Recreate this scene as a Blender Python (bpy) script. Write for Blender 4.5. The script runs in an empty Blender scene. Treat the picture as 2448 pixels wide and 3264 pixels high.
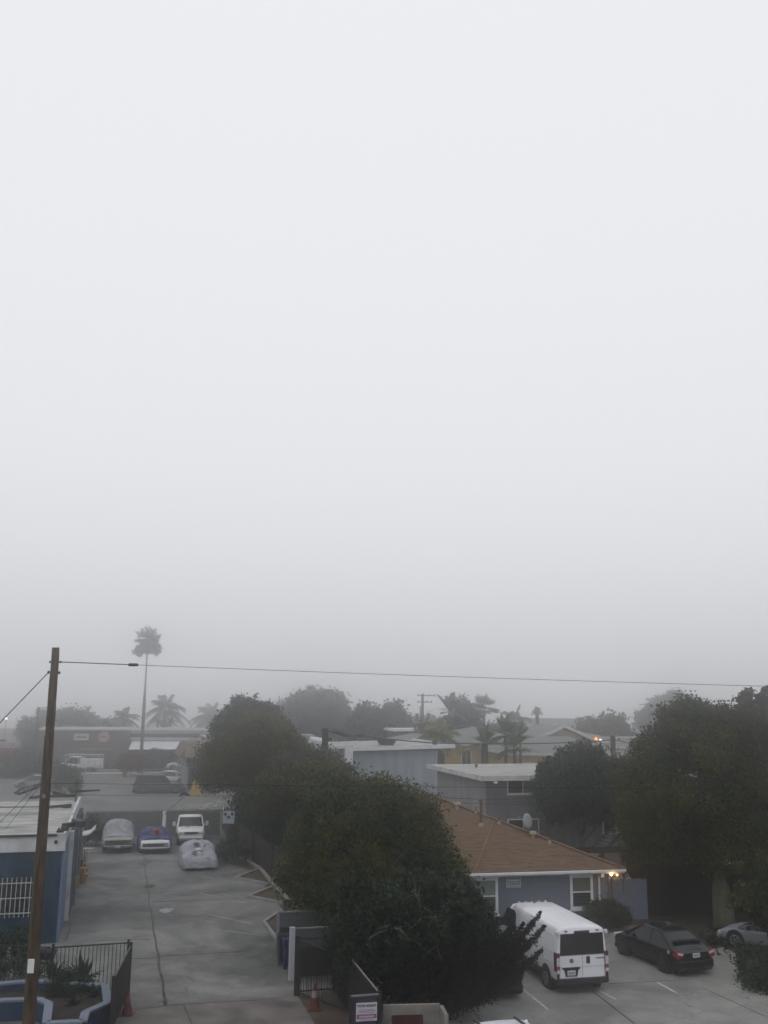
import bpy, bmesh, math, random
import numpy as np
from mathutils import Vector, Matrix, noise as mnoise
R_ = math.radians
SC = bpy.context.scene
COL = SC.collection

# ------------------------------------------------------------------ camera
EYE = 10.3
PITCH, ROLL = R_(11.2), R_(0.6)
FPX, CX, CY = 3028.0, 1224.0, 1632.0          # photograph pixels (2448 x 3264)
cam_data = bpy.data.cameras.new('camera')
cam = bpy.data.objects.new('camera', cam_data); COL.objects.link(cam); SC.camera = cam
cam_data.sensor_fit = 'VERTICAL'; cam_data.sensor_height = 24.0
cam_data.lens = 24.0 * FPX / 3264.0
cam_data.clip_start = 0.2; cam_data.clip_end = 3000
fw = Vector((0, math.cos(PITCH), math.sin(PITCH))); rt0 = Vector((1, 0, 0)); up0 = rt0.cross(fw)
rt = math.cos(ROLL) * rt0 + math.sin(ROLL) * up0
up = -math.sin(ROLL) * rt0 + math.cos(ROLL) * up0
M = Matrix((rt, up, -fw)).transposed().to_4x4(); M.translation = Vector((0, 0, EYE)); cam.matrix_world = M
SC.render.resolution_x, SC.render.resolution_y = 768, 1024

# ------------------------------------------------------------------ sky, sun, exposure
W = bpy.data.worlds.new('World'); SC.world = W; W.use_nodes = True
wn, wl = W.node_tree.nodes, W.node_tree.links
wn.clear()
SUN_EL, SUN_ROT = R_(58), R_(200)
sky = wn.new('ShaderNodeTexSky'); sky.sky_type = 'NISHITA'; sky.sun_disc = False
sky.sun_elevation = SUN_EL; sky.sun_rotation = SUN_ROT; sky.dust_density = 6; sky.air_density = 1.0
hs = wn.new('ShaderNodeHueSaturation'); hs.inputs['Saturation'].default_value = 0.15; hs.inputs['Value'].default_value = 0.10
wl.new(sky.outputs[0], hs.inputs['Color'])
tc = wn.new('ShaderNodeTexCoord'); sx = wn.new('ShaderNodeSeparateXYZ'); wl.new(tc.outputs['Generated'], sx.inputs[0])
cr = wn.new('ShaderNodeValToRGB'); wl.new(sx.outputs['Z'], cr.inputs[0])
els = cr.color_ramp.elements
stops = [(0.0, .665), (0.04, .695), (0.09, .74), (0.15, .80), (0.24, .85), (0.42, .885), (0.64, .905), (1.0, .92)]
els[0].position, els[1].position = 0.0, 1.0
for p, v in stops[1:-1]: els.new(p)
for e, (p, v) in zip(els, stops): e.position = p; e.color = (v * .982, v * .99, v * 1.025, 1)
mx = wn.new('ShaderNodeMixRGB'); mx.inputs[0].default_value = 0.06
wl.new(cr.outputs[0], mx.inputs[1]); wl.new(hs.outputs[0], mx.inputs[2])
bg = wn.new('ShaderNodeBackground'); bg.inputs['Strength'].default_value = 1.0
wl.new(mx.outputs[0], bg.inputs['Color'])
wo = wn.new('ShaderNodeOutputWorld'); wl.new(bg.outputs[0], wo.inputs['Surface'])
sund = bpy.data.lights.new('sun', 'SUN'); sund.energy = 0.5; sund.angle = R_(50); sund.color = (1.0, .98, .95)
sun = bpy.data.objects.new('sun', sund); COL.objects.link(sun)
sun.rotation_euler = (R_(90) - SUN_EL, 0, R_(180) - SUN_ROT + R_(0)); sun.location = (0, 0, 60)
SC.view_settings.view_transform = 'Standard'; SC.view_settings.look = 'None'
SC.view_settings.gamma = 1; SC.view_settings.exposure = 0.0; SC.view_settings.use_curve_mapping = False
cy = SC.cycles
cy.max_bounces = 12; cy.diffuse_bounces = 3; cy.glossy_bounces = 3; cy.transmission_bounces = 3; cy.volume_bounces = 10
cy.use_denoising = True

# ------------------------------------------------------------------ helpers: places
def ray(px, py):
    return rt * ((px - CX) / FPX) - up * ((py - CY) / FPX) + fw
def gr(px, py, z=0.0):
    """the point of height z under a pixel of the photograph"""
    d = ray(px, py); t = (z - EYE) / d.z; return Vector((0, 0, EYE)) + d * t
def at(px, py, Y):
    """the point at distance Y under a pixel of the photograph"""
    d = ray(px, py); return Vector((0, 0, EYE)) + d * (Y / d.y)
GRID = R_(15)                                   # the lots, the fences and the houses share one street grid
U = Vector((math.cos(GRID), math.sin(GRID), 0)); V = Vector((-math.sin(GRID), math.cos(GRID), 0))
def loc_of(p, o): d = p - o; return d.dot(U), d.dot(V)

# ------------------------------------------------------------------ helpers: materials
_m = {}
def mat(name, col, rough=.8, var=0.0, scale=1.0, col2=None, metal=0.0, bump=0.0, bscale=None, spec=.3, emit=0, stretch=None, detail=5, ramp=(.35, .65)):
    if name in _m: return _m[name]
    m = bpy.data.materials.new(name); m.use_nodes = True
    n, l = m.node_tree.nodes, m.node_tree.links
    b = n['Principled BSDF']; b.inputs['Roughness'].default_value = rough; b.inputs['Metallic'].default_value = metal
    b.inputs['Specular IOR Level'].default_value = spec
    c = (*col, 1); b.inputs['Base Color'].default_value = c
    if var or col2 or bump:
        t = n.new('ShaderNodeTexCoord'); mp = n.new('ShaderNodeMapping'); l.new(t.outputs['Object'], mp.inputs[0])
        if stretch: mp.inputs['Scale'].default_value = stretch
    if var or col2:
        nz = n.new('ShaderNodeTexNoise'); nz.inputs['Scale'].default_value = scale; nz.inputs['Detail'].default_value = detail
        l.new(mp.outputs[0], nz.inputs['Vector'])
        r = n.new('ShaderNodeValToRGB'); l.new(nz.outputs['Fac'], r.inputs[0])
        r.color_ramp.elements[0].position = ramp[0]; r.color_ramp.elements[1].position = ramp[1]
        a = col2 if col2 else tuple(x * (1 - var) for x in col)
        d = col if col2 else tuple(min(1, x * (1 + var)) for x in col)
        r.color_ramp.elements[0].color = (*a, 1); r.color_ramp.elements[1].color = (*d, 1)
        l.new(r.outputs[0], b.inputs['Base Color'])
    if bump:
        nb = n.new('ShaderNodeTexNoise'); nb.inputs['Scale'].default_value = bscale or scale * 4; nb.inputs['Detail'].default_value = 6
        l.new(mp.outputs[0], nb.inputs['Vector'])
        bp = n.new('ShaderNodeBump'); bp.inputs['Strength'].default_value = bump; bp.inputs['Distance'].default_value = .05
        l.new(nb.outputs['Fac'], bp.inputs['Height']); l.new(bp.outputs[0], b.inputs['Normal'])
    if emit:
        b.inputs['Emission Color'].default_value = c; b.inputs['Emission Strength'].default_value = emit
    _m[name] = m; return m

def leaf_mat(name, c1, c2, c3, trans=.25):
    if name in _m: return _m[name]
    m = bpy.data.materials.new(name); m.use_nodes = True
    n, l = m.node_tree.nodes, m.node_tree.links
    n.clear()
    o = n.new('ShaderNodeOutputMaterial')
    at_ = n.new('ShaderNodeAttribute'); at_.attribute_name = 'tone'
    r = n.new('ShaderNodeValToRGB'); l.new(at_.outputs['Fac'], r.inputs[0])
    r.color_ramp.elements[0].color = (*c1, 1); r.color_ramp.elements[1].color = (*c3, 1)
    e = r.color_ramp.elements.new(.5); e.color = (*c2, 1)
    d = n.new('ShaderNodeBsdfPrincipled'); d.inputs['Roughness'].default_value = .65; d.inputs['Specular IOR Level'].default_value = .2
    l.new(r.outputs[0], d.inputs['Base Color'])
    t = n.new('ShaderNodeBsdfTranslucent'); l.new(r.outputs[0], t.inputs['Color'])
    mxs = n.new('ShaderNodeMixShader'); mxs.inputs[0].default_value = trans
    l.new(d.outputs[0], mxs.inputs[1]); l.new(t.outputs[0], mxs.inputs[2]); l.new(mxs.outputs[0], o.inputs[0])
    _m[name] = m; return m

# ------------------------------------------------------------------ helpers: objects
def tag(o, label=None, cat=None, group=None, kind=None):
    if label: o['label'] = label
    if cat: o['category'] = cat
    if group: o['group'] = group
    if kind: o['kind'] = kind
    return o
def thing(name, label, cat, loc=(0, 0, 0), rz=0.0, group=None):
    o = bpy.data.objects.new(name, None); COL.objects.link(o); o.location = loc; o.rotation_euler = (0, 0, rz)
    o.empty_display_size = .3
    return tag(o, label, cat, group)
def copy_tree(o, parent=None):
    c = o.copy(); COL.objects.link(c); c.parent = parent
    for ch in o.children: copy_tree(ch, c)
    return c

class MB:
    def __init__(s): s.v = []; s.f = []
    def add(s, vs, fs):
        k = len(s.v); s.v += [tuple(v) for v in vs]; s.f += [tuple(i + k for i in f) for f in fs]; return s
    def box(s, x0, x1, y0, y1, z0, z1):
        v = [(x, y, z) for x in (x0, x1) for y in (y0, y1) for z in (z0, z1)]
        return s.add(v, [(0, 1, 3, 2), (4, 6, 7, 5), (0, 4, 5, 1), (2, 3, 7, 6), (0, 2, 6, 4), (1, 5, 7, 3)])
    def bar(s, p, q, w, h=None, upv=(0, 0, 1)):
        """a rectangular bar from p to q"""
        h = h or w; p, q = Vector(p), Vector(q); d = (q - p).normalized(); u = Vector(upv)
        a = d.cross(u)
        if a.length < 1e-4: a = d.cross(Vector((0, 1, 0)))
        a.normalize(); b = a.cross(d); a *= w / 2; b *= h / 2
        v = [p - a - b, p + a - b, p + a + b, p - a + b, q - a - b, q + a - b, q + a + b, q - a + b]
        return s.add(v, [(3, 2, 1, 0), (4, 5, 6, 7), (0, 1, 5, 4), (1, 2, 6, 5), (2, 3, 7, 6), (3, 0, 4, 7)])
    def tube(s, pts, rad, n=8, caps=True):
        pts = [Vector(p) for p in pts]
        rads = rad if isinstance(rad, (list, tuple)) else [rad] * len(pts)
        vs = []; fs = []
        ref = Vector((0, 0, 1))
        for i, p in enumerate(pts):
            d = (pts[min(i + 1, len(pts) - 1)] - pts[max(i - 1, 0)]).normalized()
            rr = ref if abs(d.dot(ref)) < .95 else Vector((1, 0, 0))
            a = d.cross(rr).normalized(); b = a.cross(d)
            for k in range(n):
                t = 2 * math.pi * k / n; vs.append(p + (a * math.cos(t) + b * math.sin(t)) * rads[i])
        for i in range(len(pts) - 1):
            for k in range(n):
                fs.append((i * n + k, i * n + (k + 1) % n, (i + 1) * n + (k + 1) % n, (i + 1) * n + k))
        if caps: fs.append(tuple(range(n))[::-1]); fs.append(tuple(range((len(pts) - 1) * n, len(pts) * n)))
        return s.add(vs, fs)
    def cyl(s, c, r, h, n=16, axis='z', r2=None):
        c = Vector(c); e = {'x': Vector((1, 0, 0)), 'y': Vector((0, 1, 0)), 'z': Vector((0, 0, 1))}[axis]
        return s.tube([c - e * h / 2, c + e * h / 2], [r, r if r2 is None else r2], n)
    def prism(s, poly, y0, y1, axis='y'):
        """a polygon in (x, z) pushed along y (or (x, y) along z)"""
        n = len(poly)
        if axis == 'y': v = [(a, y0, b) for a, b in poly] + [(a, y1, b) for a, b in poly]
        elif axis == 'x': v = [(y0, a, b) for a, b in poly] + [(y1, a, b) for a, b in poly]
        else: v = [(a, b, y0) for a, b in poly] + [(a, b, y1) for a, b in poly]
        return s.add(v, [tuple(range(n)), tuple(range(2 * n - 1, n - 1, -1))] + [(i, i + n, (i + 1) % n + n, (i + 1) % n) for i in range(n)])
    def loft(s, rings, closed=True, caps=True):
        n = len(rings[0]); vs = [p for r in rings for p in r]; fs = []
        for i in range(len(rings) - 1):
            for k in range(n if closed else n - 1):
                fs.append((i * n + k, i * n + (k + 1) % n, (i + 1) * n + (k + 1) % n, (i + 1) * n + k))
        if caps: fs.append(tuple(range(n))[::-1]); fs.append(tuple(range((len(rings) - 1) * n, len(rings) * n)))
        return s.add(vs, fs)
    def build(s, name, m, parent=None, smooth=False, bevel=0, sub=0):
        me = bpy.data.meshes.new(name); me.from_pydata(s.v, [], s.f); me.update()
        bm = bmesh.new(); bm.from_mesh(me); bmesh.ops.recalc_face_normals(bm, faces=bm.faces); bm.to_mesh(me); bm.free()
        if isinstance(m, (list, tuple)):
            for x in m: me.materials.append(x)
        else: me.materials.append(m)
        o = bpy.data.objects.new(name, me); COL.objects.link(o)
        if parent: o.parent = parent
        if smooth:
            for p in me.polygons: p.use_smooth = True
        if bevel:
            b = o.modifiers.new('bevel', 'BEVEL'); b.width = bevel; b.segments = 2; b.limit_method = 'ANGLE'
        if sub:
            b = o.modifiers.new('sub', 'SUBSURF'); b.levels = sub; b.render_levels = sub
        return o

def text(name, body, m, parent, loc, rot, size, xs=1.0, extrude=.004):
    cu = bpy.data.curves.new(name, 'FONT'); cu.body = body; cu.size = size; cu.extrude = extrude
    cu.align_x = 'CENTER'; cu.align_y = 'CENTER'; cu.offset = size * .02
    t = bpy.data.objects.new('tmp', cu); me = bpy.data.meshes.new_from_object(t)
    bpy.data.objects.remove(t); bpy.data.curves.remove(cu)
    me.materials.clear(); me.materials.append(m)
    o = bpy.data.objects.new(name, me); COL.objects.link(o); o.parent = parent
    o.location = loc; o.rotation_euler = rot; o.scale = (xs, 1, 1)
    return o

rng = np.random.default_rng(7)
def leaf_mesh(name, P, Nrm, S, tone, m, parent=None, aspect=.55):
    """many small leaf faces in one mesh: centre P, direction Nrm, size S"""
    n = len(P)
    a = rng.normal(size=(n, 3)); b = np.cross(Nrm, a); b /= np.linalg.norm(b, axis=1)[:, None] + 1e-9
    c = np.cross(Nrm, b); c /= np.linalg.norm(c, axis=1)[:, None] + 1e-9
    S = S[:, None]
    vs = np.stack([P - b * S, P + c * S * aspect, P + b * S, P - c * S * aspect], 1).reshape(-1, 3)
    me = bpy.data.meshes.new(name)
    me.vertices.add(4 * n); me.vertices.foreach_set('co', vs.astype(np.float32).ravel())
    me.loops.add(4 * n); me.loops.foreach_set('vertex_index', np.arange(4 * n, dtype=np.int32))
    me.polygons.add(n); me.polygons.foreach_set('loop_start', np.arange(0, 4 * n, 4, dtype=np.int32))
    me.polygons.foreach_set('loop_total', np.full(n, 4, dtype=np.int32))
    me.update(calc_edges=True)
    at_ = me.attributes.new('tone', 'FLOAT', 'POINT'); at_.data.foreach_set('value', np.repeat(tone, 4).astype(np.float32))
    me.materials.append(m)
    o = bpy.data.objects.new(name, me); COL.objects.link(o)
    if parent: o.parent = parent
    return o
def foliage(blobs, m, parent, name='crown', clump=.45, per=34, leaf=.11, dens=3.0, low=-.65, spike=0.0, tb=0.0, flat=1.0, lobes=True):
    """blobs: (x, y, z, rx, ry, rz) in the parent's own frame; clumps of leaves over each blob's shell and some inside"""
    Ps = []; Ts = []; rl = random.Random(int(abs(blobs[0][0] * 97 + blobs[0][2] * 31)) + len(blobs))
    more = []
    for (x, y, z, rx, ry, rz) in blobs:
        if min(rx, ry, rz) < .75 or not lobes: continue
        for _ in range(int(5 + rx * 2.5)):
            a = rl.uniform(0, 6.283); e = rl.uniform(-.45, 1.0); e = math.asin(max(-1, min(1, e)))
            q = rl.uniform(.22, .44); dx, dy, dz_ = math.cos(a) * math.cos(e), math.sin(a) * math.cos(e), math.sin(e)
            more.append((x + dx * rx * .93, y + dy * ry * .93, z + dz_ * rz * .93, rx * q, ry * q, rz * q * rl.uniform(.7, 1.1)))
    for (x, y, z, rx, ry, rz) in list(blobs) + more:
        area = 4 * math.pi * ((rx * ry) ** 1.6 + (rx * rz) ** 1.6 + (ry * rz) ** 1.6) ** (1 / 1.6) / 3 ** (1 / 1.6)
        k = max(6, int(area * dens))
        d = rng.normal(size=(k, 3)); d /= np.linalg.norm(d, axis=1)[:, None]
        d = d[d[:, 2] > low]; k = len(d)
        rad = 1.02 - .42 * rng.random(k) ** 1.8
        if lobes and min(rx, ry, rz) > .5:
            nn = np.array([mnoise.noise((q[0] * 1.6 + x, q[1] * 1.6 + y, q[2] * 1.6 + z)) for q in d]); n2 = np.array([mnoise.noise((q[0] * 4.5 + z, q[1] * 4.5 + x, q[2] * 4.5 + y)) for q in d])
            rad *= 1 + .34 * nn + .20 * n2
            keep = n2 + .25 * rng.random(k) > -.10
            d, rad = d[keep], rad[keep]; k = len(d)
        c = d * rad[:, None] * np.array([rx, ry, rz]) + np.array([x, y, z])
        tn = np.clip(rng.normal(.5 + tb + rl.gauss(0, .17), .20, k), 0, 1)
        cs = clump * (.6 + .9 * rng.random(k))
        for i in range(k):
            q = np.clip(rng.normal(size=(per, 3)), -1.9, 1.9) * .5 * cs[i]
            q[:, 2] *= flat
            if spike: q += np.outer(rng.random(per), d[i] + np.array([0, 0, .3])) * spike
            Ps.append(c[i] + q); Ts.append(np.clip(tn[i] + rng.normal(0, .1, per), 0, 1))
    P = np.concatenate(Ps); T = np.concatenate(Ts)
    N = rng.normal(size=P.shape) + np.array([0, 0, .5]); N /= np.linalg.norm(N, axis=1)[:, None]
    S = leaf * (.6 + .8 * rng.random(len(P)))
    return leaf_mesh(name, P, N, S, T, m, parent)
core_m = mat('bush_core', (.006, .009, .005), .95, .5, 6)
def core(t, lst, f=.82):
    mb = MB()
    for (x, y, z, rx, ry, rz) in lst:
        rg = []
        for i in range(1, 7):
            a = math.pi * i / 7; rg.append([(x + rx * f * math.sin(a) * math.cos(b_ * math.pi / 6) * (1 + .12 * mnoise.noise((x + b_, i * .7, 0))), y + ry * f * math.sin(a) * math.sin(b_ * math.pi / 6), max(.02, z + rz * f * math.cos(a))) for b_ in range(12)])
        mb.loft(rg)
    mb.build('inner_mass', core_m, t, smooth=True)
def limbs(parent, base, tips, r0, m, name='trunk', n=8, fork=.35, seed=1):
    rr = random.Random(seed); mb = MB(); base = Vector(base)
    top = sum((Vector(t) for t in tips), Vector()) / len(tips)
    f = base.lerp(top, fork)
    mb.tube([base, base.lerp(f, .15) + Vector((rr.uniform(-.05, .05), 0, 0)), base.lerp(f, .6) + Vector((rr.uniform(-.15, .15), rr.uniform(-.1, .1), 0)), f], [r0 * 1.25, r0, r0 * .85, r0 * .75], n)
    for t in tips:
        t = Vector(t); mid = f.lerp(t, .5) + Vector((rr.uniform(-.3, .3), rr.uniform(-.3, .3), rr.uniform(0, .4)))
        mb.tube([f - Vector((0, 0, .1)), f.lerp(mid, .5) + Vector((0, 0, .1)), mid, t], [r0 * .6, r0 * .45, r0 * .3, r0 * .1], 6)
    return mb.build(name, m, parent, smooth=True)

# ------------------------------------------------------------------ materials
concrete = mat('concrete', (.17, .17, .165), .85, 0, .35, col2=(.085, .088, .088), bump=.15, bscale=6, ramp=(.28, .72), detail=9)
concrete_r = mat('lot_concrete', (.235, .235, .225), .85, 0, .3, col2=(.14, .142, .138), bump=.15, bscale=6, ramp=(.25, .7), detail=9)
def worn_concrete(name, lo, mid, hi, seed=0.0, streak=(1, 1, 1)):
    m = mat(name, mid, .85); n, l = m.node_tree.nodes, m.node_tree.links; b = n['Principled BSDF']
    t = n.new('ShaderNodeTexCoord'); mp = n.new('ShaderNodeMapping'); l.new(t.outputs['Object'], mp.inputs[0]); mp.inputs['Location'].default_value = (seed, seed * 2, 0); mp.inputs['Rotation'].default_value = (0, 0, R_(-15)); mp.inputs['Scale'].default_value = streak
    def nz(sc, det, dist=0.0, rough=.6):
        x = n.new('ShaderNodeTexNoise'); x.inputs['Scale'].default_value = sc; x.inputs['Detail'].default_value = det; x.inputs['Distortion'].default_value = dist; x.inputs['Roughness'].default_value = rough; l.new(mp.outputs[0], x.inputs['Vector']); return x.outputs['Fac']
    def mth(op, a, b_):
        x = n.new('ShaderNodeMath'); x.operation = op
        for i_, v in enumerate((a, b_)):
            if isinstance(v, (int, float)): x.inputs[i_].default_value = v
            else: l.new(v, x.inputs[i_])
        return x.outputs[0]
    big = nz(.16, 6, 1.2); med = nz(.9, 8, .6, .7); fine = nz(14, 4)
    f = mth('ADD', mth('MULTIPLY', big, .55), mth('ADD', mth('MULTIPLY', med, .32), mth('MULTIPLY', fine, .13)))
    r = n.new('ShaderNodeValToRGB'); l.new(f, r.inputs[0]); r.color_ramp.elements[0].position = .39; r.color_ramp.elements[1].position = .63
    r.color_ramp.elements[0].color = (*lo, 1); r.color_ramp.elements[1].color = (*hi, 1); e = r.color_ramp.elements.new(.51); e.color = (*mid, 1)
    vo = n.new('ShaderNodeTexVoronoi'); vo.feature = 'DISTANCE_TO_EDGE'; vo.inputs['Scale'].default_value = .16; vo.inputs['Randomness'].default_value = 1
    wv = n.new('ShaderNodeVectorMath'); wv.operation = 'ADD'; nn_ = n.new('ShaderNodeTexNoise'); nn_.inputs['Scale'].default_value = 1.2; nn_.inputs['Detail'].default_value = 5; l.new(mp.outputs[0], nn_.inputs['Vector'])
    l.new(mp.outputs[0], wv.inputs[0]); l.new(nn_.outputs['Color'], wv.inputs[1]); l.new(wv.outputs[0], vo.inputs['Vector'])
    ck = mth('LESS_THAN', vo.outputs['Distance'], .0028); ckf = mth('MULTIPLY', ck, .55)
    mxn = n.new('ShaderNodeMixRGB'); l.new(ckf, mxn.inputs[0]); l.new(r.outputs[0], mxn.inputs[1]); mxn.inputs[2].default_value = (.03, .03, .03, 1); l.new(mxn.outputs[0], b.inputs['Base Color'])
    sp1 = nz(5.5, 2); spm = mth('MULTIPLY', mth('GREATER_THAN', sp1, .66), .5); spl = mth('MULTIPLY', mth('LESS_THAN', nz(3.1, 3), .34), .25)
    m2 = n.new('ShaderNodeMixRGB'); l.new(spm, m2.inputs[0]); l.new(mxn.outputs[0], m2.inputs[1]); m2.inputs[2].default_value = (.03, .03, .03, 1)
    m3 = n.new('ShaderNodeMixRGB'); l.new(spl, m3.inputs[0]); l.new(m2.outputs[0], m3.inputs[1]); m3.inputs[2].default_value = (.32, .32, .30, 1); l.new(m3.outputs[0], b.inputs['Base Color'])
    bp = n.new('ShaderNodeBump'); bp.inputs['Strength'].default_value = .2; bp.inputs['Distance'].default_value = .02; l.new(fine, bp.inputs['Height']); l.new(bp.outputs[0], b.inputs['Normal'])
    rr_ = mth('SUBTRACT', .95, mth('MULTIPLY', big, .35)); l.new(rr_, b.inputs['Roughness'])
    return m
concrete = worn_concrete('worn_driveway', (.055, .058, .056), (.125, .126, .122), (.215, .215, .208), 3.0)
concrete_r = worn_concrete('worn_lot', (.12, .122, .118), (.20, .20, .19), (.29, .29, .275), 11.0)
sidewalk_m = mat('sidewalk_concrete', (.112, .100, .096), .9, .35, .8, bump=.1, bscale=8)
asphalt = mat('asphalt', (.135, .135, .13), .9, .25, .25, bump=.1, bscale=5)  # lightened so the far street carries some of the fog's brightness
dirt = mat('dirt', (.06, .045, .033), .95, .3, 1.5, bump=.4, bscale=9)
soil = mat('planter_soil', (.085, .05, .028), .95, 0, 3, col2=(.03, .035, .015), bump=.5, bscale=14)
black_soil = mat('dark_soil', (.022, .017, .014), .95, .4, 3, bump=.5, bscale=14)
kerb_m = mat('kerb_concrete', (.22, .22, .215), .85, .2, 1.2)
joint_m = mat('joint_dark', (.045, .045, .043), .9, .5, 2)
paint_w = mat('road_paint', (.42, .42, .41), .8, 0, 5, col2=(.22, .22, .21))
paint_faint = mat('worn_paint', (.26, .26, .25), .8, 0, 3, col2=(.16, .16, .155))
grass_m = mat('grass_patch', (.04, .05, .018), .95, .4, 4, bump=.5, bscale=20)
white = mat('white_paint', (.62, .64, .66), .6, .05, 2)
white_dirty = mat('weathered_white', (.55, .56, .57), .7, 0, 1.5, col2=(.38, .38, .38))
roof_white = mat('roof_membrane', (.40, .40, .39), .8, 0, .7, col2=(.20, .20, .195), bump=.1, stretch=(1, 2.2, 1), detail=8)
roof_grav = mat('roof_gravel', (.33, .33, .31), .9, .2, .7, bump=.1)
blue_wall = mat('blue_stucco', (.011, .033, .062), .85, .38, 1.6, stretch=(1.6, 1.6, .35), bump=.15, bscale=12)
blue_wall_d = mat('blue_panel', (.02, .045, .085), .85, .12, 2)
blue_planter = mat('planter_blue', (.018, .036, .075), .85, .12, 2, bump=.1, bscale=12)
cap_m = mat('planter_cap', (.14, .165, .21), .85, .1, 2)
brown_wood = mat('brown_wood', (.026, .018, .014), .9, .4, 3, stretch=(6, 6, .6), bump=.2)  # brown deepened to hold the trees' shade on the board fence
black_wood = mat('old_dark_wood', (.014, .012, .011), .9, .5, 3, stretch=(6, 6, .6))
gray_wood = mat('gray_wood', (.062, .068, .070), .9, .2, 3, stretch=(1, 1, 6))
fence_slate = mat('slate_painted_wood', (.13, .165, .22), .85, .12, 3, stretch=(4, 4, .6))
iron = mat('black_iron', (.008, .009, .012), .5, spec=.4)
iron_rail = mat('worn_rail', (.16, .16, .16), .6, .2, 4)
glass = mat('dark_glass', (.008, .011, .013), .1, spec=.3)
glass_g = mat('window_glass', (.03, .045, .04), .1, spec=.6)
blind = mat('green_blind', (.075, .105, .07), .6, .15, 3, stretch=(1, 1, 12))
curtain_m = mat('pale_blind', (.16, .19, .18), .6, .15, 2, stretch=(14, 1, 1))
siding_c = (.122, .150, .190)
shingle_b = mat('brown_shingle', (.175, .112, .067), .9, 0, 3.5, col2=(.070, .048, .033), stretch=(.45, 2.2, 2.2), bump=.4, bscale=10, detail=8, ramp=(.3, .7))
shingle_g = mat('gray_shingle', (.16, .165, .165), .9, .15, 3, bump=.2)
stucco_g = mat('gray_stucco_lit', (.235, .235, .245), .9, .20, 1.3, stretch=(1.4, 1.4, .3), bump=.12, bscale=15)  # side wall of the grey block, its stronger light put into the colour
stucco_gd = mat('gray_stucco_shaded', (.15, .16, .18), .9, .20, 1.3, stretch=(1.4, 1.4, .3), bump=.12, bscale=15)  # same stucco for the front, its shade put in as darker, bluer grey
stucco_b = mat('pale_blue_stucco', (.27, .31, .345), .9, .16, 1.3, stretch=(1.4, 1.4, .3), bump=.1, bscale=15)
stucco_y = mat('yellow_stucco', (.42, .31, .13), .9, .08, 1.5)
stucco_l = mat('light_stucco', (.33, .33, .31), .9, .08, 1.5)
tan_wall = mat('tan_wall', (.28, .24, .18), .9, .1, 1.5)
brown_wall = mat('dark_brown_wall', (.055, .045, .042), .9, .2, .6)
far_wall = mat('shop_wall', (.10, .085, .075), .9, .15, .6)
bark = mat('pale_bark', (.09, .09, .06), .95, 0, 3, col2=(.035, .035, .024), stretch=(3, 3, .8), bump=.5)
bark_d = mat('dark_bark', (.04, .032, .025), .95, .3, 3, stretch=(3, 3, .8), bump=.4)
pole_m = mat('utility_pole_wood', (.095, .060, .036), .9, 0, 3.4, col2=(.012, .012, .008), stretch=(5, 5, .5), bump=.8, bscale=9, detail=9, ramp=(.3, .66))
pole_far = mat('grey_pole_wood', (.06, .05, .045), .9, .2, 3)
cable_m = mat('cable_black', (.012, .012, .012), .7)
rubber = mat('tyre_rubber', (.010, .010, .011), .8)
rim_m = mat('wheel_rim', (.22, .22, .23), .35, metal=.7)
rim_d = mat('dark_rim', (.05, .05, .055), .4, metal=.6)
chrome = mat('chrome_trim', (.5, .5, .5), .18, metal=1)
trim_black = mat('black_plastic', (.010, .010, .013), .55)
red_lens = mat('red_lens', (.22, .012, .015), .2, spec=.6)
red_lens_d = mat('dark_red_lens', (.07, .01, .012), .25, spec=.6)
clear_lens = mat('clear_lens', (.45, .45, .48), .15, spec=.6)
plate_m = mat('plate_white', (.5, .52, .52), .5)
ink = mat('ink_black', (.015, .015, .018), .7)
ink_red = mat('ink_dark_red', (.13, .02, .05), .7)
ink_pur = mat('ink_purple', (.16, .07, .16), .7)
orange = mat('cone_orange', (.42, .055, .02), .6)
cone_w = mat('cone_band', (.20, .17, .17), .5)
yellow = mat('yellow_plastic', (.26, .15, .025), .5, .1, 4)
yellow_wall = mat('yellow_paint', (.40, .29, .08), .8, .1, 2)
lv_pepper = leaf_mat('leaf_pepper', (.010, .020, .002), (.044, .052, .006), (.125, .092, .012), .12)
lv_green = leaf_mat('leaf_green', (.004, .012, .002), (.022, .036, .005), (.085, .084, .012), .1)
lv_dark = leaf_mat('leaf_dark', (.004, .011, .005), (.014, .030, .015), (.038, .058, .034), .1)
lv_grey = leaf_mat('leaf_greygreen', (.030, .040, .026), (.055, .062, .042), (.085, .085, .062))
lv_fogged = leaf_mat('leaf_fog_paled', (.07, .08, .065), (.10, .105, .09), (.13, .13, .12), .3)  # distant leaves paled: part of the fog's fading is in the colour
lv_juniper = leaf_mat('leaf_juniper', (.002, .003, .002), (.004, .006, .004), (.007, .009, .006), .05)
lv_palm = leaf_mat('leaf_palm', (.025, .055, .010), (.05, .10, .018), (.11, .16, .04))
lv_yel = leaf_mat('leaf_yellowgreen', (.05, .065, .012), (.10, .115, .025), (.15, .15, .04))
lv_red = leaf_mat('leaf_reddish', (.06, .018, .016), (.10, .035, .028), (.13, .07, .05))
lv_agave = leaf_mat('leaf_agave', (.014, .026, .012), (.028, .046, .022), (.045, .065, .036))

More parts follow.
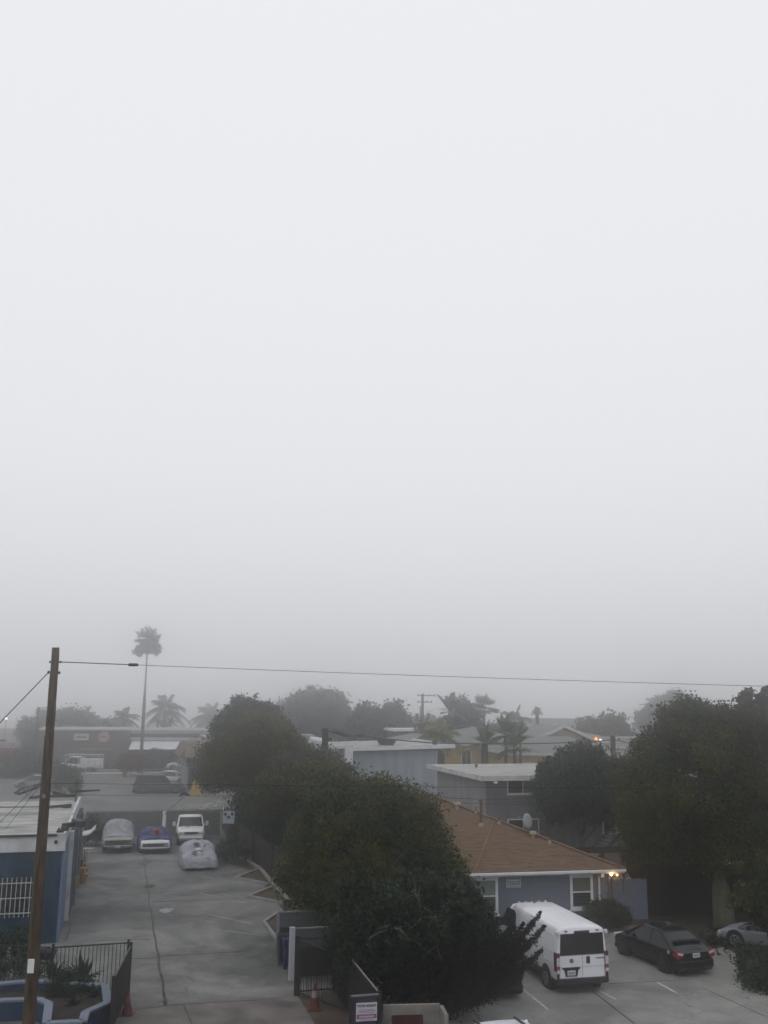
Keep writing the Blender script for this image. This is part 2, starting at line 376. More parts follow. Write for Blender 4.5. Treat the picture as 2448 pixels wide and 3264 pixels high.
def siding_mat():
    m = mat('house_siding', siding_c, .8); n, l = m.node_tree.nodes, m.node_tree.links; b = n['Principled BSDF']
    t = n.new('ShaderNodeTexCoord'); mp = n.new('ShaderNodeMapping'); mp.inputs['Scale'].default_value = (.35, .35, 9); l.new(t.outputs['Object'], mp.inputs[0]); nz = n.new('ShaderNodeTexNoise'); nz.inputs['Scale'].default_value = 1.3; nz.inputs['Detail'].default_value = 6; l.new(mp.outputs[0], nz.inputs[0]); sxs = None
    r = n.new('ShaderNodeValToRGB'); l.new(nz.outputs['Fac'], r.inputs[0])
    r.color_ramp.elements[0].color = (*[c * .62 for c in siding_c], 1); r.color_ramp.elements[1].color = (*[c * 1.28 for c in siding_c], 1)
    l.new(r.outputs[0], b.inputs['Base Color']); return m
siding_m = siding_mat()

# ================================================================== frames of reference for walls
class Frame:
    """a building's own frame: O is its near corner, a runs along the front, b goes back"""
    def __init__(s, x, y, ang=15): s.O = Vector((x, y, 0)); s.r = R_(ang); s.u = Vector((math.cos(s.r), math.sin(s.r), 0)); s.v = Vector((-math.sin(s.r), math.cos(s.r), 0))
    def front(s, px, py, b=0):
        d = ray(px, py); o = Vector((0, 0, EYE)); t = (s.O + b * s.v - o).dot(s.v) / d.dot(s.v); p = o + d * t
        return (p - s.O).dot(s.u), p.z
    def side(s, px, py, a=0):
        d = ray(px, py); o = Vector((0, 0, EYE)); t = (s.O + a * s.u - o).dot(s.u) / d.dot(s.u); p = o + d * t
        return (p - s.O).dot(s.v), p.z
    def w(s, a, b, z=0): return s.O + a * s.u + b * s.v + Vector((0, 0, z))
    def loc(s, p): d = Vector(p) - s.O; return d.dot(s.u), d.dot(s.v)

def sheet(name, pts, z, m, kind='structure', label=None):
    mb = MB(); mb.add([(p[0], p[1], z) for p in pts], [tuple(range(len(pts)))])
    o = mb.build(name, m); tag(o, label=label, kind=kind)
    if o.data.polygons[0].normal.z < 0: o.data.flip_normals()
    return o

def window(parent, a0, a1, z0, z1, b=0.0, fr=.09, m=white, pane=glass, kind='slider', out=.05, name='window', sill=True):
    """a framed window on the wall plane y=b (its outside is at smaller y)"""
    mb = MB(); y0, y1 = b - out, b + .02
    mb.box(a0, a1, y0, y1, z0, z0 + fr).box(a0, a1, y0, y1, z1 - fr, z1)
    mb.box(a0, a0 + fr, y0, y1, z0 + fr, z1 - fr).box(a1 - fr, a1, y0, y1, z0 + fr, z1 - fr)
    if kind == 'slider': c = (a0 + a1) / 2; mb.box(c - .025, c + .025, y0 + .01, y1, z0 + fr, z1 - fr)
    if kind == 'sash': c = (z0 + z1) / 2; mb.box(a0 + fr, a1 - fr, y0 + .01, y1, c - .03, c + .03)
    w = mb.build(name, m, parent)
    MB().box(a0 + fr * .6, a1 - fr * .6, b - .012, b + .01, z0 + fr * .6, z1 - fr * .6).build('pane', pane, w)
    if sill: MB().box(a0 - .06, a1 + .06, b - out - .04, b + .02, z0 - .07, z0 - .003).build('sill', m, w)
    return w

# ================================================================== ground
sheet('ground', [(-240, -40), (240, -40), (240, 320), (-240, 320)], 0.0, dirt)
LO = Frame(-7.3, 35.1, 15)                       # the left lot: origin where the long joint meets the pavement
def lotpts(l): return [LO.w(a, b) for a, b in l]
sheet('driveway', lotpts([(-12, -.05), (6.3, -.05), (6.3, 40.5), (-9.5, 40.5), (-9.5, 14), (-12, 14)]), .008, concrete)
sheet('pavement', lotpts([(-30, -18), (4.6, -18), (4.6, -.08), (-30, -.08)]), .012, sidewalk_m)
sheet('street', lotpts([(-90, 40.4), (6.5, 40.4), (40, 75), (60, 112), (-110, 104)]), .006, asphalt)
sheet('back_yard', [(-2, 50), (4, 56), (26, 62), (60, 60), (60, 120), (20, 120), (-6, 70)], .006, kerb_m)
RL = Frame(10.9, 48.3, 12)
sheet('parking_lot', [RL.w(a, b) for a, b in [(-14, -21), (4.6, -21), (3.55, -9.6), (2.9, -6.6), (2.6, -1), (-14, 0.2)]], .010, concrete_r)
sheet('lawn', [RL.w(a, b) for a, b in [(2.9, -22), (14, -22), (14, 3), (2.4, 3)]], .005, mat('dark_lawn', (.03, .027, .018), .95, .5, 2, bump=.5, bscale=14))
# joints and cracks of the left lot
mb = MB()
rj = random.Random(1); J = [gr(458 + 72 * t_ ** 1.15 , 2725 + 480 * t_) + Vector((rj.uniform(-.035, .035), 0, 0)) for t_ in [k / 26 for k in range(27)]]
for kj, (a, b) in enumerate(zip(J[:-1], J[1:])):
    wj = .05 + .004 * (kj - 8 if kj > 8 else 0) * rj.uniform(.5, 1.2)
    mb.bar(a + Vector((0, 0, .006)), b + Vector((0, 0, .006)), wj, .012)
tag(mb.build('driveway_joint', joint_m), kind='structure')
mb = MB()
for (p, q, w_) in (((530, 3205), (840, 3188), .05), ((390, 3225), (530, 3207), .04), ((512, 3053), (400, 3058), .03), ((512, 3048), (800, 3032), .03), ((486, 2875), (700, 2868), .03),
                   ((210, 3000), (240, 2900), .04), ((478, 2995), (300, 3000), .02), ((585, 3205), (612, 3264), .05)):
    mb.bar(gr(*p) + Vector((0, 0, .010)), gr(*q) + Vector((0, 0, .010)), w_, .012)
tag(mb.build('driveway_cross_joint', joint_m), kind='structure')
mb = MB()
for (p, q) in (((640, 2795), (760, 2815)), ((632, 2846), (790, 2880)), ((668, 2915), (800, 2945)), ((670, 2960), (850, 2985))):
    mb.bar(gr(*p) + Vector((0, 0, .010)), gr(*q) + Vector((0, 0, .010)), .10, .008)
tag(mb.build('driveway_stall_line', paint_faint), kind='structure')
def blot(name, px, py, rx, ry, m, seed, z=.0135):
    c = gr(px, py); r = random.Random(seed); pts = []
    for k in range(22):
        t = 2 * math.pi * k / 22; s = 1 + r.uniform(-.3, .3); pts.append((c.x + rx * s * math.cos(t), c.y + ry * s * math.sin(t)))
    sheet(name, pts, z, m)
blot('concrete_patch', 531, 2902, .32, .55, mat('pale_patch', (.25, .255, .26), .8, .2, 4), 3)
blot('oil_stain', 475, 2826, .28, .5, joint_m, 5)
for k, (x, y, rx, ry) in enumerate(((460, 2750, .35, .9), (630, 2800, .4, .3))):
    blot('oil_stain', x, y, rx, ry, mat('faint_stain', (.075, .078, .075), .75, .15, 3), 20 + k, .0125 + .0006 * k)
# right lot: joints and stall lines
mb = MB()
for (p, q, w_) in (((1888, 3160), (2020, 3262), .045), ((1935, 3137), (2200, 3123), .022), ((1490, 3200), (1540, 3262), .04), ((2240, 3150), (2448, 3245), .02)):
    mb.bar(gr(*p) + Vector((0, 0, .012)), gr(*q) + Vector((0, 0, .012)), w_, .012)
tag(mb.build('parking_joint', joint_m), kind='structure')
mb = MB()
for (p, q) in (((1655, 3145), (1745, 3218)), ((1908, 3157), (1962, 3187)), ((2095, 3132), (2157, 3167)), ((1870, 3040), (1905, 3060))):
    mb.bar(gr(*p) + Vector((0, 0, .012)), gr(*q) + Vector((0, 0, .012)), .12, .008)
tag(mb.build('parking_stall_line', paint_w), kind='structure')
# far kerb with its verge
mb = MB(); mb.bar(LO.w(-100, 104.2, .07), LO.w(60, 104.2, .07), .9, .18)
tag(mb.build('far_kerb', mat('far_kerb_paint', (.50, .50, .48), .8)), kind='structure')
sheet('verge', lotpts([(-110, 104.7), (60, 104.7), (60, 109), (-110, 109)]), .03, grass_m)
sheet('far_pavement', lotpts([(-110, 109), (60, 109), (60, 113), (-110, 113)]), .04, kerb_m)
# saw-tooth planting pockets along the fence
kerbs = MB(); 
pock = [((752, 2803), (820, 2776), (857, 2822)), ((793, 2862), (868, 2832), (918, 2886)), ((842, 2945), (885, 2915), (884, 3003))]
for t in pock:
    P = [gr(*p) for p in t]; sheet('planting_pocket', P, .05, soil)
    for i in (0, 2):
        kerbs.bar(P[i] + Vector((0, 0, .07)), P[(i + 1) % 3 if i == 0 else 0] + Vector((0, 0, .07)), .14, .14)
tag(kerbs.build('pocket_kerb', kerb_m), kind='structure')
mb = MB(); Kp = [gr(640, 2715), gr(760, 2735), gr(823, 2772), gr(862, 2820), gr(905, 2866), gr(945, 2912)]
for a, b in zip(Kp[1:-1], Kp[2:]): mb.bar(a + Vector((.12, 0, .07)), b + Vector((.12, 0, .07)), .2, .14)
tag(mb.build('fence_kerb', kerb_m), kind='structure')
sheet('planting_strip', [gr(700, 2745), gr(800, 2775), gr(940, 2925), gr(1100, 2900), gr(900, 2700)], .02, mat('leaf_litter', (.045, .035, .02), .95, .4, 5, bump=.5, bscale=20))

# ================================================================== utility pole in front
pb = at(92, 3264, 26.0); pt = at(178, 2064, 26.0)
dirp = (pb - pt) / (pt.z - pb.z); base = pt + dirp * pt.z; base.z = 0
pole = thing('utility_pole', 'tall weathered brown wooden pole beside the blue building, with white tags nailed on', 'utility pole', base)
hp = Vector((pt.x - base.x, pt.y - base.y, pt.z))
mb = MB(); rr = random.Random(4); N = 40
mb.tube([hp * (k / N) + Vector((rr.uniform(-.004, .004), rr.uniform(-.004, .004), 0)) for k in range(N + 1)], [.175 - .075 * k / N + rr.uniform(-.003, .003) for k in range(N + 1)], 20)
mb.build('shaft', pole_m, pole, smooth=True)
def on_pole(px, py, off=0.0):
    p = at(px, py, 26.0); t = p.z / hp.z; return hp * t
q = on_pole(170, 2110)
mb = MB().tube([q + Vector((-.15, 0, 0)), q + Vector((.20, 0, 0))], .018).cyl(q + Vector((-.13, 0, 0)), .035, .02, 8, 'x').cyl(q + Vector((.15, 0, 0)), .035, .02, 8, 'x'); mb.build('bolt', iron, pole)
q2 = on_pole(160, 2143)
MB().tube([q2 + Vector((-.16, 0, 0)), q2 + Vector((.17, 0, 0))], .02).cyl(q2 + Vector((-.15, 0, 0)), .045, .03, 8, 'x').cyl(q2 + Vector((.14, 0, -.01)), .04, .03, 8, 'x').build('bolt', iron, pole)
q = on_pole(102, 3074); MB().box(-.085, .085, -.03, 0, -.17, .17).build('white_tag', white, pole, bevel=.02).location = q + Vector((0, -.148, 0))
q = on_pole(140, 2536); MB().cyl((0, 0, 0), .055, .02, 12, 'y').build('round_tag', cap_m, pole).location = q + Vector((0.01, -.138, 0))
MB().tube([hp * t + Vector((-.15 + .06 * t, -.06, 0)) for t in (.0, .2, .4, .6, .8)], .014, 6).build('ground_wire', mat('green_wire', (.10, .12, .05), .7), pole)

def cable(name, pts, r, label, sag=0.0, parent=None, n=24, group=None, m=cable_m, cat='cable'):
    P = []
    for a, b in zip(pts[:-1], pts[1:]):
        a, b = Vector(a), Vector(b)
        for k in range(n): t = k / n; p = a.lerp(b, t); p.z -= sag * 4 * t * (1 - t); P.append(p)
    P.append(Vector(pts[-1]))
    o = MB().tube(P, r, 6).build(name, m, parent, smooth=True)
    if parent is None: tag(o, label, cat, group)
    return o
hook = base + on_pole(170, 2110) + Vector((.2, 0, 0))
w1 = thing('overhead_cable', 'long black cable from the top of the wooden pole across the whole sky', 'cable', hook)
endp = at(2700, 2194, 30.0) - hook
pA = at(425, 2119, 26.6) - hook
cable('span', [(0, 0, 0), pA], .014, None, parent=w1, sag=.0)
cable('span', [pA, endp], .0075, None, parent=w1, sag=.04)
MB().tube([pA - Vector((.14, 0, 0)), pA - Vector((.12, 0, 0)), pA + Vector((.12, 0, 0)), pA + Vector((.14, 0, 0))], [.02, .042, .042, .02], 8).build('strain_insulator', trim_black, w1)
g0 = base + on_pole(160, 2143) + Vector((-.15, 0, 0)); g1 = at(-160, 2465, 26.0)
cable('guy_wire', [g0, g1], .013, 'black guy wire slanting down left from the wooden pole', sag=.02)
gw = base + on_pole(145, 2497) + Vector((.12, 0, 0)); mid = at(600, 2530, 40)
cable('service_wire', [gw, at(2700, 2520, 30)], .006, 'thin wire crossing low over the street and the dark trees', sag=.0)
g_ = [(0, 2660, 2490), (30, 2690, 2500)]
cable('drop_wire', [base + on_pole(136, 2490) + Vector((-.1, -.1, 0)), at(-60, 2680, 33)], .007, 'upper of two thin wires dropping left of the pole over the white roof')
cable('drop_wire', [base + on_pole(134, 2500) + Vector((-.1, -.1, 0)), at(20, 2640, 36)], .007, 'lower of two thin wires dropping left of the pole over the white roof')
far_w = thing('drop_wire_pair', 'dark wire with a lumpy splice hanging above the covered cars', 'cable', at(590, 2537, 62))
o_ = at(590, 2537, 62)
cable('wire', [at(250, 2535, 55) - o_, (0, 0, 0)], .012, None, parent=far_w)
cable('wire', [(0, 0, 0), at(900, 2538, 66) - o_], .014, None, parent=far_w)
cable('wire', [(0, 0, 0), at(535, 2585, 67) - o_, at(505, 2618, 69.5) - o_], .016, None, parent=far_w)
MB().tube([(-.35, 0, -.05), (-.2, 0, .12), (0, 0, .16), (.3, 0, .02)], [.03, .10, .12, .04], 7).build('splice', trim_black, far_w)

# ================================================================== blue building on the left
BF = Frame(-13.8, 43.3, 15)
bb = thing('blue_building', 'low blue building with white fascia and flat white roof at the left edge', 'building', BF.w(0, 0), BF.r)
MB().box(-14, 0, 0, 15.1, 0, 3.9).build('wall', blue_wall, bb)
mb = MB(); mb.box(-14.1, .12, -.12, 0, 3.75, 4.50).build('fascia', white_dirty, bb, bevel=.01)
MB().box(-14.1, -.25, -.2, -.125, 4.38, 4.47).build('gutter', brown_wood, bb)
mb = MB(); mb.box(0, .12, 0.0, 6.6, 4.05, 4.52).box(.0, .12, 6.75, 15.2, 4.0, 4.56).build('fascia', white_dirty, bb)
MB().box(-14, 0, .0, 15.1, 3.95, 4.36).build('roof', roof_white, bb)
MB().cyl((-.28, -.14, 4.14), .075, .06, 14, 'y').build('drain_hole', trim_black, bb)
# side of the wall: a paler buttress, a navy recess, a drainpipe and a door
MB().box(.0, .28, 4.2, 4.6, 0, 4.0).build('buttress', white_dirty, bb)
MB().box(.0, .10, .02, 4.1, 0, 4.03).build('side_wall', mat('pale_blue_side', (.10, .15, .24), .85, .1, 1), bb)
MB().box(.0, .30, 4.75, 15.0, 0, 3.95).build('side_wall', blue_wall_d, bb)
MB().tube([(.38, 7.5, 4.0), (.38, 7.5, 0)], .06).build('drainpipe', mat('grey_green_pipe', (.11, .14, .14), .6), bb)
MB().tube([(.38, 12.2, 4.0), (.38, 12.2, 0)], .06).build('drainpipe', mat('grey_green_pipe', (.11, .14, .14), .6), bb)
# barred window
a1, z1 = BF.front(103, 2798); _, z0 = BF.front(103, 2917); a0 = a1 - 2.6
mb = MB().box(a0, a1, -.02, .03, z0, z1); mb.build('window', mat('dark_room', (.015, .018, .016), .4, .6, 6), bb)
mb = MB()
for k in range(14): x = a1 - .04 - k * .19; mb.bar((x, -.10, z0 - .05), (x - .0, -.10, z1 + .05), .028, .028, (0, 1, 0))
for z in (z0 + .12, (z0 + z1) / 2 - .03, z1 - .18): mb.bar((a0, -.10, z), (a1 + .05, -.10, z), .035, .035)
mb.build('window_bars', mat('bar_paint', (.42, .44, .42), .6), bb)
MB().box(a0 - .05, a1 + .05, -.03, .0, z0 - .09, z0 - .02).build('window_sill', blue_wall_d, bb)
# roof seams and puddle stains
for k, (x0, x1, y, d) in enumerate(((-6, -1.6, 3.4, .5), (-7.5, -1.8, 8.6, .9), (-9, -4, 3.0, .4), (-3.2, -1.3, 8.9, .7))):
    mb = MB(); pts = []; r = random.Random(k)
    for i in range(18):
        t = 2 * math.pi * i / 18; pts.append(((x0 + x1) / 2 + (x1 - x0) / 2 * math.cos(t) * r.uniform(.8, 1.1), y + d * math.sin(t) * r.uniform(.7, 1.2), 4.364 + .001 * k))
    mb.add(pts, [tuple(range(18))]); mb.build('roof_stain', mat('roof_stain_m', (.17, .17, .16), .85, .3, 2), bb)
MB().bar((-9.5, 12.4, 4.39), (-1.0, 11.6, 4.39), .12, .05).bar((-12, 10.3, 4.38), (-4.8, 9.7, 4.38), .06, .03).build('roof_seam', mat('roof_seam_m', (.10, .10, .095), .9), bb)
# torn timber and sheet lying at the back of the roof
def planks(name, lst, label, m, group=None):
    o0 = Vector(lst[0][0]); t = MB()
    for p, q, w, h in lst: t.bar(Vector(p) - o0, Vector(q) - o0, w, h)
    o = t.build(name, m); o.location = o0; return tag(o, label, 'timber', group)
def rp(px, py, z=4.45): return gr(px, py, z)
planks('broken_timber', [(rp(48, 2528), rp(72, 2512), .12, .10), (rp(58, 2531), rp(118, 2510), .16, .12), (rp(108, 2504), rp(128, 2500), .12, .1), (rp(72, 2512), rp(86, 2530), .05, .08)], 'broken dark timbers in a V on the white roof left of the pole', black_wood)
planks('broken_timber', [(rp(100, 2543), rp(140, 2536), .3, .12), (rp(155, 2538), rp(243, 2536), .28, .14), (rp(172, 2527, 4.6), rp(205, 2534, 4.5), .18, .16), (rp(205, 2534), rp(245, 2534), .14, .12)], 'long heap of charred boards on the white roof right of the pole', black_wood)
planks('rooftop_flashing', [(rp(158, 2572), rp(212, 2568), .16, .12), (rp(207, 2571), rp(220, 2568), .3, .2)], 'dark rolled flashing on the white roof near its right edge', brown_wood)
planks('roof_vent', [(rp(183, 2650, 4.5), rp(212, 2648, 4.5), .25, .12), (rp(188, 2642, 4.7), rp(188, 2650, 4.5), .08, .1), (rp(200, 2640, 4.6), rp(213, 2643, 4.6), .18, .14)], 'small brown vent box on the front corner of the white roof', brown_wood)
planks('awning_bracket', [(rp(202, 2632, 4.6), rp(262, 2624, 4.6), .22, .2), (rp(238, 2618, 4.7), rp(262, 2626, 4.7), .3, .25)], 'dark bent bracket sticking out over the right edge of the white roof', trim_black)
mt = thing('roof_mast', 'short grey vent mast with a side arm at the far roof corner', 'mast', BF.w(-.15, 14.5, 4.35))
MB().tube([(0, 0, 0), (0, 0, 1.1)], .05).cyl((0, 0, 1.12), .13, .05, 10).build('post', pole_far, mt)
MB().tube([(-.3, 0, .55), (1.3, .3, .62)], [.07, .04]).build('side_arm', black_wood, mt)
# flapping pale sheet and bins against the wall
sh = thing('lean_to', 'small shed with a curling pale sheet roof behind the blue building', 'shed', BF.w(.2, 17.0), BF.r)
MB().box(-1.2, .1, 0, 3.0, 0, 2.2).build('wall', gray_wood, sh)
mb = MB(); rings = []
for i in range(9): x = -1.4 + 2.2 * i / 8; rings.append([(x, y, 2.25 + .08 * math.sin(i * .9) + (.22 if i == 8 else 0) + .05 * math.sin(y * 2)) for y in (-.2, .6, 1.4, 2.2)])
mb.loft(rings, closed=False, caps=False); o = mb.build('roof', white_dirty, sh, smooth=True)
sm = o.modifiers.new('s', 'SOLIDIFY'); sm.thickness = .03
bins = thing('dark_bush', 'dark rounded shrub behind the shed by the grey covered pickup', 'shrub', gr(305, 2695))
foliage([(0, 0, .9, .8, .8, .8), (-.5, .6, 1.1, .7, .7, .7)], lv_dark, bins, leaf=.1, dens=5)
limbs(bins, (0, 0, 0), [(0, 0, 1), (-.4, .5, 1.2)], .06, bark_d)
# yellow mop buckets and things by the wall
def bucket(px, py, label, s=1.0, handle=False, rz=0):
    t = thing('yellow_bucket', label, 'bucket', gr(px, py), rz)
    mb = MB().tube([(0, 0, .06 * s), (0, 0, .42 * s)], [.20 * s, .27 * s], 12); mb.build('body', yellow, t, smooth=False)
    MB().tube([(0, 0, .40 * s), (0, 0, .45 * s)], [.29 * s, .29 * s], 12).build('rim', yellow, t)
    MB().box(-.16 * s, .16 * s, -.26 * s, .0, .45 * s, .75 * s).build('wringer', yellow, t, bevel=.03)
    if handle: MB().tube([(-.05, .1, .2), (.12, .15, 1.7)], .02, 6).build('handle', trim_black, t)
bucket(262, 2815, 'upper yellow wringer bucket with a mop against the blue wall', 1.15, True)
bucket(266, 2790, 'yellow bucket at the back of the row along the blue wall', .9)
bucket(240, 2832, 'small yellow bucket standing nearest along the blue wall', .8, rz=1)
bl = thing('black_bin', 'black bin standing between the yellow buckets and the blue wall', 'bin', gr(243, 2800), GRID)
MB().tube([(0, 0, 0), (0, 0, 1.0)], [.25, .33], 4).build('body', trim_black, bl); MB().box(-.3, .3, -.3, .3, 1.0, 1.06).build('lid', trim_black, bl)
tb = thing('side_table', 'low tan board on a stand beside the blue wall', 'table', gr(262, 2745), GRID)
MB().box(-.5, .7, -.3, .35, .72, .77).build('top', tan_wall, tb); MB().tube([(.1, 0, 0), (.1, 0, .72)], .04).build('leg', iron, tb)
gp = thing('potted_plant', 'small green plant in a white pot at the corner of the blue wall', 'plant', gr(218, 2880))
MB().tube([(0, 0, 0), (0, 0, .28)], [.12, .17], 10).build('pot', white, gp); foliage([(0, 0, .45, .2, .2, .22)], lv_green, gp, leaf=.06, dens=30, clump=.1)

# ================================================================== iron fences and the planter, bottom left
def iron_fence(name, P, Q, h, label, n, posts=(True, True), top=.0, m=iron, group=None, hq=None, double=True, bw=.018):
    P, Q = Vector(P), Vector(Q); t = thing(name, label, 'fence', P); q = Q - P; hq = hq or h
    mb = MB(); 
    for k in range(1, n):
        s = k / n; p = q * s; hh = h + (hq - h) * s; mb.bar(p + Vector((0, 0, .08)), p + Vector((0, 0, hh)), bw, bw, (0, 1, 0))
    mb.build('pickets', m, t)
    MB().bar(Vector((0, 0, h)), q + Vector((0, 0, hq)), .045, .045).build('rail', m, t)
    MB().bar(Vector((0, 0, .12)), q + Vector((0, 0, .12)), .04, .04).build('rail', m, t)
    if posts[0]: MB().box(-.04, .04, -.04, .04, 0, h + .12).build('post', m, t)
    if posts[1]: MB().box(-.04 + q.x, .04 + q.x, -.04 + q.y, .04 + q.y, 0, hq + .12).build('post', m, t)
    return t
fpA = gr(170, 3020, 1.62); fpA.z = 0; fpB = gr(410, 3005, 1.62); fpB.z = 0; fpC = gr(-60, 3013, 1.62); fpC.z = 0
iron_fence('iron_fence', fpA, fpB, 1.62, 'black iron railing between the blue wall and the driveway gate', 19)
iron_fence('iron_fence', fpC, fpA + Vector((-.1, 0, 0)), 1.62, 'black iron railing in front of the blue wall left of the pole', 16, (True, False))
gA = gr(418, 3014, 1.62); gA.z = 0; gB = gr(362, 3118, 1.66); gB.z = 0
t = iron_fence('sliding_gate', gB, gA, 1.62, 'black sheeted sliding gate seen edge on beside the driveway', 14)
d = gA - gB; MB().bar(Vector((0.02, 0, .86)), d + Vector((0.02, 0, .86)), .02, 1.5).build('sheet', mat('black_mesh_sheet', (.006, .006, .007), .8), t)
rb = thing('traffic_cone', 'red cone standing behind the foot of the black sliding gate', 'cone', gr(404, 3235))
MB().tube([(0, 0, .03), (0, 0, .72)], [.17, .03], 14).build('body', mat('cone_red', (.09, .012, .01), .6), rb); MB().box(-.2, .2, -.2, .2, 0, .035).build('base', trim_black, rb)
MB().tube([(0, 0, .40), (0, 0, .55)], [.105, .073], 14).build('band', mat('cone_dull_band', (.12, .06, .055), .6), rb)
bush = thing('round_bush', 'black rounded bush against the blue wall left of the pole', 'shrub', gr(40, 3085))
foliage([(0, 0, .75, .85, .7, .7)], lv_dark, bush, leaf=.06, dens=14, clump=.25, per=50); limbs(bush, (0, 0, 0), [(0, 0, .7)], .05, bark_d)
pt_ = thing('plant_pot', 'dark low pot behind the iron railing beside the blue wall', 'pot', gr(148, 3055))
MB().tube([(0, 0, 0), (0, 0, .3)], [.3, .38], 14).build('body', trim_black, pt_); MB().cyl((0, 0, .29), .33, .03, 14).build('soil', black_soil, pt_)
# planter: outline of its walls, all at the same height
PZ = .62
def pz(px, py): p = gr(px, py, PZ); p.z = 0; return p
def planter_wall(P, Q, t, w=.22):
    P, Q = Vector(P), Vector(Q)
    return t[0].bar(P + Vector((0, 0, PZ / 2 - .02)), Q + Vector((0, 0, PZ / 2 - .02)), w, PZ - .06), t[1].bar(P + Vector((0, 0, PZ + .0)), Q + Vector((0, 0, PZ + .0)), w + .05, .09)
planter = thing('planter_wall', 'zigzag blue masonry planter with pale caps at the bottom left corner', 'planter', (0, 0, 0))
walls, caps = MB(), MB()
O = [(-60, 3142), (60, 3130), (125, 3127), (335, 3140), (343, 3196), (272, 3228), (264, 3256), (148, 3262), (156, 3200), (120, 3184), (-60, 3192)]
for p, q in zip(O[:-1], O[1:]):
    planter_wall(pz(*p), pz(*q), (walls, caps))
walls.build('wall', blue_planter, planter); caps.build('cap', cap_m, planter, bevel=.02)
inner = [pz(*p) for p in O]
MB().add([(p.x, p.y, .38) for p in inner], [tuple(range(len(inner)))]).build('soil', black_soil, planter)
# low front wall below the planter
for a, b in (((125, 3200), (-60, 3212)), ):
    pass
def rosette(px, py, z, s, n, label, m=lv_agave, seed=0, droop=.3, name='agave'):
    t = thing(name, label, 'plant', gr(px, py, z)); r = random.Random(seed); vs = []; fs = []; tone = []
    for k in range(n):
        az = r.uniform(0, 2 * math.pi); el = r.uniform(.35, 1.35); L = s * r.uniform(.7, 1.1); w = s * .085
        d = Vector((math.cos(az) * math.cos(el), math.sin(az) * math.cos(el), math.sin(el))); sd = Vector((-math.sin(az), math.cos(az), 0))
        b0 = Vector((r.uniform(-.1, .1), r.uniform(-.1, .1), 0)) * s; i0 = len(vs); T = r.random()
        for j, (u, ww) in enumerate(((0, .6), (.35, 1), (.7, .7), (1, .02))):
            c = b0 + d * L * u - Vector((0, 0, droop * L * u * u * math.cos(el)))
            vs += [c - sd * w * ww, c + Vector((0, 0, -.3 * w)), c + sd * w * ww]; tone += [T] * 3
        for j in range(3):
            for q in (0, 1): fs.append((i0 + 3 * j + q, i0 + 3 * j + q + 1, i0 + 3 * j + q + 4, i0 + 3 * j + q + 3))
    o = MB().add(vs, fs).build('leaves', m, t); a = o.data.attributes.new('tone', 'FLOAT', 'POINT'); a.data.foreach_set('value', tone)
    return t
rosette(165, 3120, .4, .75, 42, 'left bushy succulent with short leaves in the blue planter', seed=1)
rosette(262, 3125, .4, 1.0, 26, 'spiky agave with broad upright blades in the blue planter', seed=2)
rosette(205, 3150, .4, .7, 34, 'low succulent between the two taller ones in the blue planter', seed=3)
for k, (x, y, s_) in enumerate(((180, 3175, .6), (300, 3175, .5), (235, 3200, .5))):
    rosette(x, y, .38, s_, 26, ['small dark plant at the left inner corner of the planter', 'small dark plant near the white corner of the planter', 'small dark plant at the front of the planter'][k], seed=5 + k, m=lv_dark)
pg_ = thing('ground_cover', 'tangled low dark greenery filling the blue planter', 'plant', gr(215, 3165, .38))
foliage([(-.45, .3, .15, .45, .3, .22), (.1, .45, .15, .5, .3, .25), (.5, .3, .12, .45, .35, .2), (0, -.1, .1, .6, .35, .16), (-.2, .6, .25, .35, .25, .3)], lv_dark, pg_, leaf=.035, dens=40, clump=.14, per=34, lobes=False)
hd = thing('hedge', 'low dark hedge strip between the railing and the planter', 'hedge', gr(40, 3125, 0))
foliage([(x, 0, .35, .5, .3, .35) for x in (-1.6, -.9, -.2, .5, 1.0)], lv_dark, hd, leaf=.05, dens=14, clump=.2, per=30)

# ================================================================== back fence of the left lot, the sign, the kerb fence
f0 = gr(270, 2672); f1 = gr(700, 2663)
bf = thing('slat_fence', 'long dark slatted chain-link fence behind the covered cars', 'fence', f0)
dq = f1 - f0; mb = MB(); nn = 150
for k in range(nn):
    p = dq * (k / nn); q = dq * ((k + .82) / nn); mb.bar(p + Vector((0, 0, .95)), q + Vector((0, 0, .95)), .02, 1.8)
mb.build('slats', mat('fence_slats', (.045, .042, .042), .8, .3, 1), bf)
MB().tube([Vector((0, 0, 1.92)), dq + Vector((0, 0, 1.92))], .035).build('rail', iron_rail, bf)
for k in range(7): MB().tube([dq * (k / 6) + Vector((0, -.05, 0)), dq * (k / 6) + Vector((0, -.05, 1.95))], .035).build('post', iron_rail, bf)
pp = thing('white_post', 'short white pipe post between the blue tarp car and the white pickup', 'post', gr(532, 2668) + Vector((0, -1.2, 0)))
MB().tube([(0, 0, 0), (0, 0, 1.95)], .13, 14).build('pipe', white, pp); MB().cyl((0, 0, 1.98), .14, .06, 14).build('cap', white, pp)
ss = thing('board_sign', 'pale square sign with three dark discs in front of the dark trees', 'sign', gr(725, 2700) + Vector((0, 0, 0)), R_(4))
sz = at(723, 2606, gr(725, 2700).y).z
MB().tube([(0, .05, 0), (0, .05, sz - .3)], .035, 8).build('post', mat('rusty_post', (.09, .05, .035), .8), ss)
MB().box(-.42, .42, -.03, .02, sz - .42, sz + .42).build('board', mat('sign_board', (.30, .34, .38), .6, .08, 2), ss, bevel=.06)
for dx, dz in ((-.24, .24), (.24, .25), (0, .02)): MB().cyl((dx, -.035, sz + dz), .11, .02, 16, 'y').build('disc', ink, ss)
MB().tube([(-.42, .2, sz + .5), (-.42, .2, sz + .85)], .04).build('pin', white, ss)
